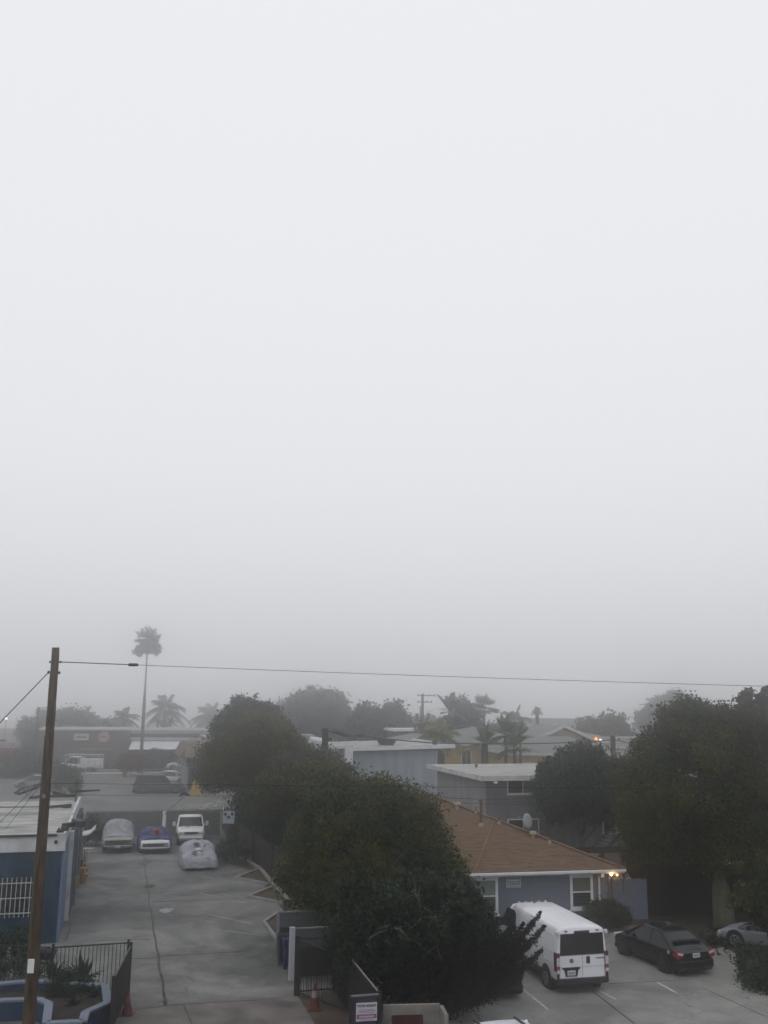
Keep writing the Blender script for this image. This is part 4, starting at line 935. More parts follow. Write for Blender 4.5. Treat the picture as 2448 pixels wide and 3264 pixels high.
def make_car(name, label, cat, loc, rz, paint, L, Wd, prof, gh, wheels, r=.33, belt=None, zb=.24, rim=None, group=None, taper=.9, rails=False, glass_m=None, trim=None, plate=None, lights=True, crown=.03, side_trim=True, mirror=True, roof_m=None):
    t = thing(name, label, cat, loc, rz, group); w = Wd / 2; glass_m = glass_m or glass
    mb = MB(); R = []
    n = len(prof)
    for i, (y, z) in enumerate(prof):
        f = 1.0
        if i == 0 or i == n - 1: f = taper - .06
        elif i == 1 or i == n - 2: f = (1 + taper) / 2
        R.append(ring(w * f, zb + (.10 if i in (0, n - 1) else 0), z, crown, y))
    mb.loft(R); body = mb.build('body', paint, t, smooth=True, sub=2)
    if gh:
        yr0, yr1, yf1, yf0, zr, wt = gh; zb_ = belt; w0 = w * .93; w1 = w * wt
        def rg(s, inset=0.0):
            a = yr0 + (yr1 - yr0) * s; b = yf0 + (yf1 - yf0) * s; ww = w0 + (w1 - w0) * s; z = zb_ + (zr - zb_) * s; c = .12
            ww -= inset; a += inset; b -= inset
            return [(-ww, a + c, z), (-ww * .86, a, z), (0, a - .04, z), (ww * .86, a, z), (ww, a + c, z), (ww, (a + b) / 2, z), (ww, b - c, z), (ww * .8, b + .03, z), (0, b + .09, z), (-ww * .8, b + .03, z), (-ww, b - c, z), (-ww, (a + b) / 2, z)]
        MB().loft([rg(-.12), rg(.5), rg(.93)]).build('window_glass', glass_m, t, smooth=False)
        top = MB(); q = [rg(.90, -.012), rg(.96, .0), rg(1.0, .10)]
        cen = [(x * .45, yr1 + (yf1 - yr1) * .5 + (y - (yr1 + yf1) / 2) * .45, zr + .035) for x, y, z in rg(1)]
        top.loft(q + [cen]); roof = top.build('roof', roof_m or paint, t, smooth=True)
        A, B = rg(-.05, -.004), rg(.95, -.004)
        for k in (0, 4, 6, 10): MB().bar(A[k], B[k], .07, .06).build('pillar', roof_m or paint, roof)
        for f, lo_w in ((.5, .06),) if yf1 - yr1 < 1.3 else ((.36, .07), (.66, .06)):
            for s in (-1, 1):
                a = (s * (w0 + .004), yr0 + (yf0 - yr0) * f, zb_ - .05); b = (s * (w1 + .01), yr0 + (yf0 - yr0) * (f - .01), zr - .06); MB().bar(a, b, .03, lo_w, (1, 0, 0)).build('pillar', roof_m or paint, roof)
        if rails:
            for s in (-1, 1): MB().tube([(s * w1 * .93, yr1 + .15, zr + .02), (s * w1 * .93, yr1 + .3, zr + .09), (s * w1 * .93, yf1 - .3, zr + .09), (s * w1 * .93, yf1 - .1, zr + .02)], .022, 6).build('roof_rail', trim_black, t)
        if mirror:
            for s in (-1, 1): MB().box(s * (w + .10) - .09, s * (w + .10) + .09, yf0 - .45, yf0 - .33, zb_ + .0, zb_ + .16).bar((s * w * .9, yf0 - .38, zb_ + .03), (s * (w + .05), yf0 - .38, zb_ + .05), .04, .04).build('side_mirror', trim or paint, t, bevel=.03)
    for y in wheels:
        for s in (-1, 1):
            arch = MB(); arch.cyl((s * (w * .99 - .10), y, r + .02), r + .075, .215, 26, 'x'); arch.build('wheel_arch', trim_black, t)
            wheel(t, s * (w * 1.0 + .012), y, r, rim=rim)
    yf, yr = prof[-1][0], prof[0][0]; zf, zr_ = prof[-2][1], prof[1][1]
    sk = MB().box(-w * .86, w * .86, yr + .05, yf - .05, zb - .05, zb + .1); sk.build('sill', trim_black, t)
    if lights:
        for s in (-1, 1):
            MB().box(s * w * .72 - .17, s * w * .72 + .17, yf - .16, yf + .0, zf - .26, zf - .10).build('headlight', clear_lens, t, bevel=.03)
            MB().box(s * w * .78 - .13, s * w * .78 + .13, yr - .01, yr + .14, zr_ - .30, zr_ - .10).build('taillight', red_lens_d, t, bevel=.03)
        MB().box(-w * .9, w * .9, yf - .1, yf + .06, zb + .02, zb + .26).build('bumper', trim or paint, t, bevel=.05)
        MB().box(-w * .9, w * .9, yr - .06, yr + .1, zb + .02, zb + .26).build('bumper', trim or paint, t, bevel=.05)
        MB().box(-w * .5, w * .5, yf - .02, yf + .025, zf - .28, zf - .12).build('grille', trim_black, t)
    if plate is not None:
        pz_, side = plate; y = (yr - .05) if side < 0 else (yf + .05)
        p = MB().box(-.16, .16, y - .012, y + .012, pz_ - .08, pz_ + .08).build('license_plate', plate_m, t)
        mb = MB(); [mb.box(-.12 + k * .036, -.12 + k * .036 + .022, y - .015, y - .0122, pz_ - .03, pz_ + .025) for k in range(7)]; mb.build('plate_print', ink, p)
    return t
def car_paint(name, c, rough=.28, var=0.0): 
    m = mat(name, c, rough, var, 1.2, spec=.5); return m
p_white = car_paint('van_white', (.66, .67, .71), .3, .05); p_white2 = car_paint('truck_white', (.60, .62, .63), .4)
p_black = car_paint('paint_black', (.008, .009, .011), .18); p_navy = car_paint('paint_near_black', (.006, .008, .011), .22); p_navy.node_tree.nodes['Principled BSDF'].inputs['Specular IOR Level'].default_value = .25; p_black.node_tree.nodes['Principled BSDF'].inputs['Specular IOR Level'].default_value = .25
p_silver = car_paint('paint_silver', (.20, .22, .245), .3); p_grey = car_paint('paint_grey', (.055, .062, .066), .35)

# ---- white panel van
def van():
    t = thing('panel_van', 'white panel van with dark rear window parked by the blue house', 'van', (6.70, 39.45, 0), R_(14))
    K = .62
    w, L, zt, zb = 1.01, 5.35, 2.26, .42
    def vr(y, wf=1.0, z=zt, b=zb, wt=.86):
        h = [(0, b), (w * .93 * wf, b), (w * wf, b + .12), (w * 1.0 * wf, 1.05), (w * .985 * wf, 1.3), (w * (wt + .055) * wf, z - .22), (w * (wt + .01) * wf, z - .08), (w * (wt - .07) * wf, z - .015), (w * .5 * wf, z + .02), (0, z + .03)]
        return [(x, y, q) for x, q in h] + [(-x, y, q) for x, q in h[-2:0:-1]]
    R = [vr(-2.66, .965, zt - .06), vr(-2.60, .995, zt - .01), vr(-2.4), vr(-1.0), vr(.6), vr(1.1 + K, 1, zt - .01)]
    MB().loft(R).build('body', p_white, t, smooth=True)
    # cab: windscreen slope and short bonnet
    F = [vr(1.1 + K, .999, zt - .01), vr(1.45 + K, .995, zt - .08, wt=.83), vr(1.75 + K, .985, 1.92, wt=.86), vr(2.25 + K, .97, 1.32, wt=.92), vr(2.62 + K, .94, 1.12, wt=.92), vr(2.75 + K, .86, .95, .46, .95)]
    MB().loft(F).build('cab', p_white, t, smooth=True)
    MB().add([(-.78, 1.52 + K, 2.10), (.78, 1.52 + K, 2.10), (.9, 2.25 + K, 1.40), (-.9, 2.25 + K, 1.40)], [(0, 1, 2, 3)]).build('windscreen', glass, t)
    for s in (-1, 1):
        x0_, x1_ = s * 1.004, s * .925
        pts = [(x1_ + s * .022, 1.62, 2.02), (x1_ + s * .022, .90, 2.05), (x1_ + s * .028, .72, 1.95), (x0_ + s * .006, .68, 1.30), (x0_ + s * .006, 2.1, 1.30), (x0_ - s * .01, 1.98, 1.55)]
        MB().add([(a + s * .012, b + K, c) for a, b, c in pts] + [(a - s * .03, b + K, c) for a, b, c in pts], [tuple(range(6)), tuple(range(11, 5, -1))] + [(i, i + 6, (i + 1) % 6 + 6, (i + 1) % 6) for i in range(6)]).build('side_window', glass, t)
        MB().box(s * 1.15 - .1, s * 1.15 + .1, 1.75 + K, 1.85 + K, 1.3, 1.62).bar((s * .98, 1.8 + K, 1.4), (s * 1.1, 1.8 + K, 1.42), .05, .05).build('side_mirror', trim_black, t, bevel=.04)
        # pressed panel outlines on the side
        pm = MB()
        for (ya, yb) in ((-2.35, -1.0), (-.9, .9)):
            for (za, zb_) in ((1.38, 1.95),):
                xa = s * (w * .985 + .004 - .0); xb = s * (w * .93 + .008)
                pm.bar((xa, ya, za), (xa, yb, za), .012, .03).bar((xb, ya, zb_), (xb, yb, zb_), .012, .03).bar((xa, ya, za), (xb, ya, zb_), .012, .03, (0, 1, 0)).bar((xa, yb, za), (xb, yb, zb_), .012, .03, (0, 1, 0))
        pm.bar((s * (w + .004), -2.4, 1.02), (s * (w + .004), 1.1, 1.02), .012, .045)
        pm.build('panel_pressing', p_white, t, smooth=False)
        MB().box(s * 1.0 - .015, s * 1.0 + .025 * (1 if s > 0 else -1) + .0, -1.3, 1.0 + K, .40, .62).build('side_moulding', trim_black, t) if s > 0 else MB().box(-1.03, -.985, -1.3, 1.0, .40, .62).build('side_moulding', trim_black, t)
        # wheels and arches
        for y in (-1.72, 1.72 + K):
            MB().cyl((s * .905, y, .40), .455, .215, 28, 'x').build('wheel_arch', trim_black, t)
            wheel(t, s * 1.02, y, .355, .23)
        # tall rear lamp
        lx = s * .955
        lp = MB().box(lx - .075, lx + .075, -2.70, -2.45, .78, 1.42).build('taillight', red_lens_d, t, bevel=.03)
        MB().box(lx - .06, lx + .06, -2.715, -2.69, .98, 1.26).build('clear_lens', clear_lens, lp)
        MB().box(lx - .06, lx + .06, -2.715, -2.69, .82, .95).build('red_lens', red_lens, lp)
        for z in (2.02, .72): MB().box(s * .955 - .06, s * .955 + .06, -2.73, -2.6, z, z + .13).build('door_hinge', white_dirty, t, bevel=.02)
        MB().box(s * .62 - .05, s * .62 + .05, -2.69, -2.62, 2.125, 2.165).build('marker_lamp', red_lens_d, t)
    # rear face
    MB().prism([(-.87, 1.34), (.87, 1.34), (.835, 2.06), (-.835, 2.06)], -2.685, -2.655).build('rear_window', mat('rear_black_glass', (.004, .004, .006), .12, spec=.5), t, bevel=.02)
    MB().box(-.003, .003, -2.672, -2.65, .5, 1.34).box(-.9, .9, -2.668, -2.65, 1.315, 1.33).build('door_seam', ink, t)
    MB().prism([(-.875, .50), (.875, .50), (.87, 1.32), (-.87, 1.32)], -2.666, -2.65).build('rear_doors', p_white, t, bevel=.01)
    MB().box(-.006, .006, -2.6685, -2.66, .5, 1.32).box(-.87, .87, -2.669, -2.66, .915, .925).build('door_seam', mat('seam_grey', (.16, .16, .18), .7), t)
    MB().box(.16, .30, -2.70, -2.66, 1.03, 1.27).build('door_handle', trim_black, t, bevel=.04)
    MB().tube([(-.28, -2.69, 2.11), (.28, -2.69, 2.11)], .045, 8).box(-.3, .3, -2.69, -2.62, 2.08, 2.15).build('brake_light', mat('brake_lens_dark', (.05, .008, .03), .3), t)
    MB().box(-.78, -.10, -2.695, -2.66, .86, .925).prism([(-.72, .86), (-.16, .86), (-.22, .62), (-.66, .62)], -2.688, -2.66).build('plate_recess', mat('recess_navy', (.012, .012, .03), .5), t)
    p = MB().box(-.60, -.29, -2.70, -2.685, .66, .82).build('license_plate', plate_m, t)
    mb = MB(); [mb.box(-.565 + k * .036, -.565 + k * .036 + .022, -2.704, -2.7002, .70, .77) for k in range(7)]; mb.build('plate_print', mat('plate_ink', (.12, .12, .2), .6), p)
    e = MB().cyl((-.42, -2.675, 1.14), .075, .02, 20, 'y').build('emblem', mat('emblem_grey', (.10, .10, .12), .35, metal=.4), t)
    MB().prism([(-.455, 1.175), (-.42, 1.15), (-.385, 1.175), (-.40, 1.125), (-.42, 1.09), (-.44, 1.125)], -2.692, -2.684).build('emblem_head', chrome, e)
    text('lettering', 'PROMASTER', mat('letter_grey', (.09, .09, .1), .4), t, (.70, -2.672, 1.19), (R_(90), 0, 0), .062, 1.0)
    MB().box(-.99, .99, -2.76, -2.45, .36, .56).box(-.99, -.93, -2.75, -2.2, .36, .75).box(.93, .99, -2.75, -2.2, .36, .75).build('bumper', trim_black, t, bevel=.04)
    MB().box(-.9, .9, -2.5, 2.5 + K, .28, .46).build('underbody', trim_black, t)
    MB().box(-.94, .94, 2.45 + K, 2.82 + K, .38, .72).build('bumper', trim_black, t, bevel=.05)
    rb2 = MB()
    for k in range(7): x = -.66 + k * .22; rb2.bar((x, -2.35, zt + .022 - .05 * (x / .9) ** 2), (x, .75 + K, zt + .022 - .05 * (x / .9) ** 2), .035, .022)
    rb2.build('roof_ribs', p_white, t)
    MB().cyl((-.05, .95 + K, zt + .05), .05, .05, 10).tube([(-.05, .95 + K, zt + .05), (-.05, 1.08 + K, zt + .12)], .015, 6).build('antenna', trim_black, t)
    for k in range(5): MB().box(-.62 + k * .29, -.56 + k * .29, 1.20 + K, 1.28 + K, zt - .03, zt + .03).build('clearance_lamp', white_dirty, t)
van()

# ---- dark hatchback beside it
hb = make_car('hatchback', 'near-black hatchback with a sunroof and roof spoiler right of the white van', 'car', (11.45, 41.3, 0), R_(20), p_navy, 4.55, 1.84,
    [(-2.18, .80), (-2.08, .98), (-1.7, 1.0), (-.5, .98), (.9, .97), (1.6, .86), (2.05, .72), (2.2, .58)], (-2.08, -.95, .30, 1.25, 1.46, .68), (-1.32, 1.38), .33, .94, rim=rim_d, plate=(.78, -1), lights=False)
for s in (-1, 1):
    l = MB().prism([(s * .55, .88), (s * .86, .96), (s * .885, .80), (s * .83, .66), (s * .62, .74)], -2.22, -1.92).build('taillight', red_lens, hb, bevel=.02)
    MB().prism([(s * .58, .86), (s * .84, .93), (s * .84, .84), (s * .62, .79)], -2.235, -2.2).build('clear_lens', clear_lens, l)
    MB().box(s * .62 - .2, s * .62 + .2, 2.05, 2.17, .58, .74).build('headlight', clear_lens, hb, bevel=.03)
MB().box(-.82, .82, -2.26, -1.9, .28, .62).build('bumper', p_navy, hb, bevel=.08)
MB().box(-.66, .66, -1.78, -1.60, 1.16, 1.22).build('spoiler', p_navy, hb, bevel=.02)
MB().box(-.40, .40, -.7, .15, 1.485, 1.50).build('sunroof', glass, hb)
MB().cyl((-.905, -1.72, .84), .07, .02, 16, 'x').build('fuel_cap_sticker', mat('sticker_pale', (.30, .33, .30), .6), hb)
MB().tube([(-.2, -2.0, 1.08), (.35, -2.08, .98)], .012, 6).build('rear_wiper', trim_black, hb)
# ---- black saloon under the tree, left of the van
bs = make_car('sedan', 'black saloon mostly hidden under the dark tree left of the white van', 'car', (3.75, 38.2, 0), R_(13), p_black, 4.7, 1.84,
    [(-2.33, .80), (-2.25, .98), (-1.6, 1.04), (-.5, .98), (.9, .96), (1.7, .86), (2.2, .72), (2.35, .56)], (-1.75, -.95, .35, 1.25, 1.44, .70), (-1.4, 1.42), .33, .93, rim=rim_d, plate=(.72, -1))
MB().tube([(-.42, -2.37, .60), (0, -2.40, .57), (.42, -2.38, .60), (.60, -2.33, .84)], .016, 6).build('chrome_strip', chrome, bs)
# ---- silver car at the right under the big tree
sc_ = make_car('coupe', 'silver car parked sideways at the foot of the big pale trunk', 'car', (16.9, 43.3, 0), R_(46), p_silver, 4.4, 1.78,
    [(-2.18, .74), (-2.08, .90), (-1.5, .93), (-.4, .90), (.8, .90), (1.55, .82), (2.05, .70), (2.2, .52)], (-1.7, -.7, .15, 1.25, 1.36, .68), (-1.35, 1.38), .33, .86, rim=rim_m)
# ---- white car roof at the bottom edge
wc = gr(1600, 3256, 1.64)
wcar = make_car('suv', 'white car at the very bottom edge showing only its roof and black roof bar', 'car', (wc.x + .1, wc.y - .22, 0), R_(14), p_white, 4.5, 1.85,
    [(-2.2, .85), (-2.1, 1.02), (-1.5, 1.05), (-.4, 1.03), (.9, 1.0), (1.6, .92), (2.1, .8), (2.25, .6)], (-2.0, -1.7, .45, 1.2, 1.60, .78), (-1.35, 1.38), .34, .98, rails=False)
p_ = gr(1640, 3242, 1.75); q_ = gr(1705, 3290, 1.75)
for k in (0, 1):
    sft = Vector((-1.15 * k, -.28 * k, 0))
    o = MB().bar(p_ + sft, q_ + sft, .06, .05).build('roof_bar', trim_black, None); mw = Matrix.Translation(wcar.location) @ Matrix.Rotation(R_(14), 4, 'Z')
    o.parent = wcar; o.matrix_local = mw.inverted()

# ---- old white pickup and the covered cars
wp = make_car('pickup_truck', 'old white pickup with a bare windscreen behind the torn silver cover', 'pickup truck', gr(612, 2700) + Vector((-.75, 2.9, 0)), R_(193), p_white2, 5.2, 1.95,
    [(-2.6, 1.0), (-2.55, 1.12), (-1.6, 1.12), (-.2, 1.12), (.7, 1.14), (1.5, 1.12), (2.4, 1.08), (2.55, .95)], (-.9, -.75, .35, .85, 1.80, .80), (-1.65, 1.7), .36, 1.1, zb=.35, side_trim=False, trim=chrome)
MB().box(-.8, .8, -2.45, -1.0, 1.13, 1.16).build('bed', trim_black, wp)
MB().cyl((.2, 1.35, 1.16), .16, .01, 12).build('rust_spot', mat('rust', (.22, .12, .04), .9, .4, 8), wp)
MB().box(.93, 1.0, 1.7, 2.5, .75, .86).box(-1.0, -.93, 1.7, 2.5, .75, .86).build('chrome_strip', chrome, wp)
for s in (-1, 1): MB().box(s * 1.18 - .1, s * 1.18 + .1, .55, .62, 1.15, 1.45).bar((s * .95, .6, 1.15), (s * 1.12, .6, 1.25), .03, .03).build('side_mirror', white_dirty, wp, bevel=.02)

def cover(parent, prof, w, z0, m, name='cover', seed=0, wf=None, folds=.03, n=80, k=44, hem=.08, q=.42, p=.55, qf=None):
    """a cloth pulled over a car: prof is (y, height); it hangs to z0 with a ragged hem"""
    ys = np.array([a for a, b in prof]); hs = np.array([b for a, b in prof]); rings = []
    for i in range(n):
        y = ys[0] + (ys[-1] - ys[0]) * i / (n - 1); h = float(np.interp(y, ys, hs)); ee = min(1, min(y - ys[0], ys[-1] - y) / .35 + .0)
        ee = max(ee, .0) ** .35; ww = (w if wf is None else wf(y)) * (.80 + .2 * ee); rg = []
        if qf: q = qf(y)
        for j in range(k + 1):
            t = math.pi * j / k; c, s = math.cos(t), math.sin(t)
            x = ww * math.copysign(abs(c) ** q, c); z = z0 + (h - z0) * abs(s) ** p
            f = mnoise.noise((x * 2.2 + seed, y * 2.2, z * 2.2)); g = mnoise.noise((x * .9, y * 6 + seed, z * .9)); low = 1 - abs(s)
            cr_ = 1 - abs(mnoise.noise((y * 1.5 + c * 1.3, seed * 1.7, c * 2.5 - y))) * 3; f += .7 * max(0, cr_)
            z += folds * f * (1.4 - low) - hem * low ** 3 * (mnoise.noise((y * 1.7, seed, c)) + .2)
            x += math.copysign(folds * 1.6 * g * (.3 + low), c); rg.append((x, y + folds * f, z))
        rings.append(rg)
    o = MB().loft(rings, closed=False, caps=False).build(name, m, parent, smooth=True)
    # close both ends down to the hem
    for e_, ri in ((0, rings[0]), (1, rings[-1])):
        v = list(ri); cpt = [(a * .98, b + (-.05 if e_ == 0 else .05), z0 + (c - z0) * .02) for a, b, c in ri]
        MB().loft([v, cpt], closed=False, caps=False).build('cover_end', m, o, smooth=True)
    return o
def ribs_bump(m, strength=.5, scale=3.0):
    n, l = m.node_tree.nodes, m.node_tree.links; b = n['Principled BSDF']
    tcn = n.new('ShaderNodeTexCoord'); nz = n.new('ShaderNodeTexNoise'); nz.inputs['Scale'].default_value = scale; nz.inputs['Detail'].default_value = 4; nz.inputs['Distortion'].default_value = 2.5
    l.new(tcn.outputs['Object'], nz.inputs[0]); bp = n.new('ShaderNodeBump'); bp.inputs['Strength'].default_value = strength; bp.inputs['Distance'].default_value = .12
    l.new(nz.outputs['Fac'], bp.inputs['Height']); l.new(bp.outputs[0], b.inputs['Normal']); return m
cloth_grey = ribs_bump(mat('cover_grey', (.30, .31, .33), .8, 0, 1.5, col2=(.20, .21, .225)), .6)
cloth_blue = ribs_bump(mat('tarp_blue', (.055, .072, .185), .65, 0, 1.8, col2=(.03, .042, .11)), .8)
cloth_silver = ribs_bump(mat('cover_silver', (.34, .35, .40), .5, 0, 2, col2=(.23, .24, .28)), .8, 2.4)
tornm = mat('torn_grey', (.045, .048, .055), .7)

# grey covered pickup, front toward us
ca = gr(374, 2722); cpk = thing('covered_pickup', 'pickup under a grey cover with its pale hood and dark grille showing', 'pickup truck', ca + 2.55 * V, R_(195))
MB().loft([ring(w_, .35, z_, .02, y_) for y_, z_, w_ in ((-2.5, .95, .9), (-2.3, 1.02, .95), (.4, 1.05, .97), (1.6, 1.0, .97), (2.35, .97, .94), (2.5, .9, .90))]).build('body', mat('old_cream_paint', (.26, .27, .24), .5, .1, 1), cpk, smooth=True, sub=1)
MB().box(-.86, .86, 2.46, 2.52, .58, .86).build('grille', mat('grille_dark', (.03, .032, .034), .5), cpk)
for s in (-1, 1): MB().cyl((s * .72, 2.53, .72), .09, .03, 14, 'y').build('headlight', mat('dull_lens', (.12, .13, .12), .3), cpk)
MB().box(-.92, .92, 2.5, 2.68, .48, .56).build('bumper', chrome, cpk, bevel=.02); p = MB().box(-.16, .16, 2.685, 2.70, .40, .54).build('license_plate', plate_m, cpk)
mb = MB(); [mb.box(-.12 + k * .036, -.12 + k * .036 + .022, 2.701, 2.705, .445, .50) for k in range(7)]; mb.build('plate_print', ink, p)
for y in (-1.6, 1.65):
    for s in (-1, 1): wheel(cpk, s * .95, y, .36, rim=rim_d)
MB().box(-.85, .85, -2.3, 2.4, .3, .45).build('underbody', trim_black, cpk)
cover(cpk, [(-2.55, .8), (-2.4, 1.1), (-1.2, 1.18), (-.95, 1.72), (-.7, 1.86), (.2, 1.86), (.45, 1.75), (.95, 1.22), (1.25, 1.10), (1.95, 1.06)], 1.02, .55, cloth_grey, seed=3, folds=.06, p=.5, qf=lambda y: .45 if y > 1.0 or y < -1.1 else .82)
# blue tarp car
ca = gr(494, 2724); cbt = thing('covered_sedan', 'old car under a blue tarp with its white hood edge and chrome bumper showing', 'car', ca + 2.5 * V, R_(195))
MB().loft([ring(w_, .3, z_, .03, y_) for y_, z_, w_ in ((-2.4, .8, .86), (-2.2, .92, .95), (.4, .92, .98), (1.6, .92, .98), (2.3, .86, .97), (2.45, .78, .93))]).build('body', p_white2, cbt, smooth=True, sub=1)
MB().box(-.82, .82, 2.38, 2.47, .50, .70).build('grille', mat('grille_dark', (.03, .032, .034), .5), cbt)
for s in (-1, 1):
    for d_ in (.62, .80): MB().cyl((s * d_, 2.48, .60), .07, .03, 14, 'y').build('headlight', clear_lens if s < 0 else mat('dull_lens', (.12, .13, .12), .3), cbt)
MB().tube([(-1.0, 2.35, .44), (-.9, 2.56, .43), (0, 2.64, .42), (.9, 2.56, .43), (1.0, 2.35, .44)], .06, 8).build('bumper', mat('dull_chrome', (.30, .31, .33), .35, metal=.7), cbt)
for y in (-1.5, 1.55):
    for s in (-1, 1): wheel(cbt, s * .96, y, .33, rim=rim_d)
MB().box(-.85, .85, -2.2, 2.35, .25, .4).build('underbody', trim_black, cbt)
cover(cbt, [(-2.45, .7), (-2.3, .98), (-1.4, 1.02), (-.9, 1.34), (-.3, 1.42), (.35, 1.38), (.95, 1.06), (1.3, .99), (2.05, .96)], 1.05, .32, cloth_blue, seed=9, folds=.09, hem=.25, p=.5, qf=lambda y: .45 if y > .9 or y < -1.4 else .7)
cn = thing('traffic_cone', 'orange cone lying on the blue tarp of the middle covered car', 'cone', (cbt.location + Matrix.Rotation(R_(195), 3, 'Z') @ Vector((-.1, .75, 1.27))))
cn.rotation_euler = (R_(70), R_(8), R_(12))
MB().tube([(0, 0, .03), (0, 0, .72)], [.19, .04], 14).build('body', mat('cone_red_orange', (.40, .05, .03), .6), cn); MB().box(-.22, .22, -.22, .22, 0, .03).build('base', mat('cone_red_orange', (.40, .05, .03), .6), cn); MB().tube([(0, 0, .45), (0, 0, .72)], [.1, .045], 14).build('band', cone_w, cn)
# torn silver cover in front of the white pickup
ca = gr(638, 2778); csv = thing('covered_coupe', 'small car under a torn silver cover at the head of the row', 'car', ca + 2.3 * V, R_(195))
for y in (-1.35, 1.45):
    for s in (-1, 1): wheel(csv, s * .84, y, .31, rim=rim_d)
MB().box(-.8, .8, -1.9, 1.95, .2, .45).build('underbody', trim_black, csv)
cvr = cover(csv, [(-2.2, .6), (-2.05, 1.0), (-1.3, 1.25), (-.8, 1.40), (-.1, 1.42), (.3, 1.26), (.8, 1.02), (1.5, .92), (2.05, .78), (2.2, .50)], 1.05, .20, cloth_silver, seed=21, folds=.055, hem=.10, p=.42, qf=lambda y: .5 if y > .8 or y < -1.4 else .7)
for k, (x, y, z, sx_, sy_) in enumerate(((.15, .55, 1.19, .22, .30), (-.10, 1.62, .93, .14, .20), (.33, 1.7, .91, .18, .26), (-.35, .6, 1.12, .1, .1), (-.28, 1.5, .95, .08, .08))):
    r = random.Random(k); pts = [(x + sx_ * math.cos(a) * r.uniform(.6, 1.1), y + sy_ * math.sin(a) * r.uniform(.7, 1.1)) for a in [2 * math.pi * i / 7 for i in range(7)]]
    sl_ = -.38 if y < 1 else -.18
    MB().add([(a, b, z + .13 + (b - y) * sl_) for a, b in pts], [tuple(range(7))]).build('tear', tornm, cvr)
MB().add([(-.05, .75, 1.17), (.28, .8, 1.16), (.2, 1.1, 1.04), (-.12, 1.0, 1.08)], [(0, 1, 2, 3)]).build('loose_flap', white_dirty, cvr)
MB().tube([(1.0, 1.0, .5), (.6, 1.9, .36), (0, 2.2, .34), (-.6, 1.95, .30), (-1.0, 1.3, .42)], .02, 6).build('tie_cord', mat('cord_purple', (.06, .05, .10), .7), cvr)
# dark shrubs right of it
for k, (px, py, rx, h, lab) in enumerate(((748, 2755, .9, 1.3, 'dark shrub right of the torn silver cover'), (775, 2700, .8, 1.6, 'dark shrub below the square sign'), (712, 2735, .55, 1.0, 'small grey-green shrub between the silver cover and the sign post'))):
    t = thing('shrub', lab, 'shrub', gr(px, py)); foliage([(0, 0, h * .55, rx, rx, h * .5), (.3, .4, h * .6, rx * .7, rx * .7, h * .45)], lv_dark if k < 2 else lv_grey, t, leaf=.09, dens=6, clump=.3); limbs(t, (0, 0, 0), [(0, 0, h * .6), (.3, .3, h * .5)], .04, bark_d)

# ---- vehicles beyond the back fence
make_car('suv', 'dark grey SUV parked on the foggy street below the palm', 'car', at(507, 2512, 109) - Vector((0, 0, 0)), R_(-80), p_grey, 5.7, 2.1,
    [(-2.8, .9), (-2.7, 1.12), (-1.8, 1.15), (-.4, 1.15), (1.1, 1.15), (1.9, 1.1), (2.65, 1.0), (2.82, .7)], (-2.65, -2.4, .35, 1.25, 1.98, .78), (-1.72, 1.85), .42, 1.1, rails=True)
bpy.data.objects['suv.001'].location.z = 0
def foggy_car(label, px, py, rz, paint, L, prof, gh, wh, belt, **k):
    p = gr(px, py); return make_car(k.pop('name', 'sedan'), label, k.pop('cat', 'car'), p, rz, paint, L, k.pop('Wd', 1.85), prof, gh, wh, k.pop('r', .33), belt, **k)
SED = [(-2.33, .80), (-2.25, .98), (-1.6, 1.02), (-.5, .96), (.9, .94), (1.7, .86), (2.2, .72), (2.35, .56)]
foggy_car('white saloon parked just behind the dark grey SUV', 548, 2496, R_(-98), p_white2, 4.7, SED, (-1.85, -1.0, .35, 1.3, 1.46, .70), (-1.4, 1.42), .93)
foggy_car('pale saloon in fog behind the white roof left of the pole', 118, 2512, R_(88), p_silver, 4.8, SED, (-1.85, -1.0, .35, 1.3, 1.46, .70), (-1.4, 1.42), .93)
PK = [(-2.85, 1.0), (-2.8, 1.2), (-1.6, 1.2), (-.2, 1.2), (1.1, 1.2), (2.0, 1.18), (2.7, 1.08), (2.85, .8)]
foggy_car('white pickup nose showing left of the corner shop', 596, 2458, R_(85), p_white2, 5.7, PK, (-.9, -.75, .75, 1.5, 2.0, .80), (-1.75, 1.85), 1.16, name='pickup_truck', cat='pickup truck', Wd=2.1, r=.42, zb=.4)
tr = foggy_car('white utility truck with a ladder rack parked along the far kerb', 250, 2459, R_(91), p_white2, 6.4, [(-3.2, .8), (-3.1, .95), (-1.6, .95), (-.2, 1.1), (1.3, 1.2), (2.2, 1.2), (3.0, 1.08), (3.2, .8)], (-.35, -.25, 1.15, 1.9, 2.05, .80), (-1.9, 2.2), 1.16, name='utility_truck', cat='truck', Wd=2.1, r=.42, zb=.4)
MB().box(-1.08, -.55, -3.2, -.45, .65, 1.75).box(.55, 1.08, -3.2, -.45, .65, 1.75).box(-1.08, 1.08, -.5, -.42, .65, 1.9).build('service_body', p_white2, tr)
mb = MB(); [mb.box(s * 1.09 - .01, s * 1.09 + .01, y, y + .03, .7, 1.72) for s in (-1, 1) for y in (-2.5, -1.7, -1.0)]; mb.build('locker_seams', iron_rail, tr)
mb = MB()
for x in (-1.0, 1.0):
    for y in (-3.1, -.5, 1.6): mb.box(x - .03, x + .03, y, y + .05, 1.2 if y > 1 else 1.75, 2.3)
    mb.box(x - .03, x + .03, -3.2, 2.0, 2.3, 2.35)
for y in (-3.1, -1.8, -.5, .8): mb.box(-1, 1, y, y + .05, 2.31, 2.36)
mb.build('ladder_rack', p_white2, tr)

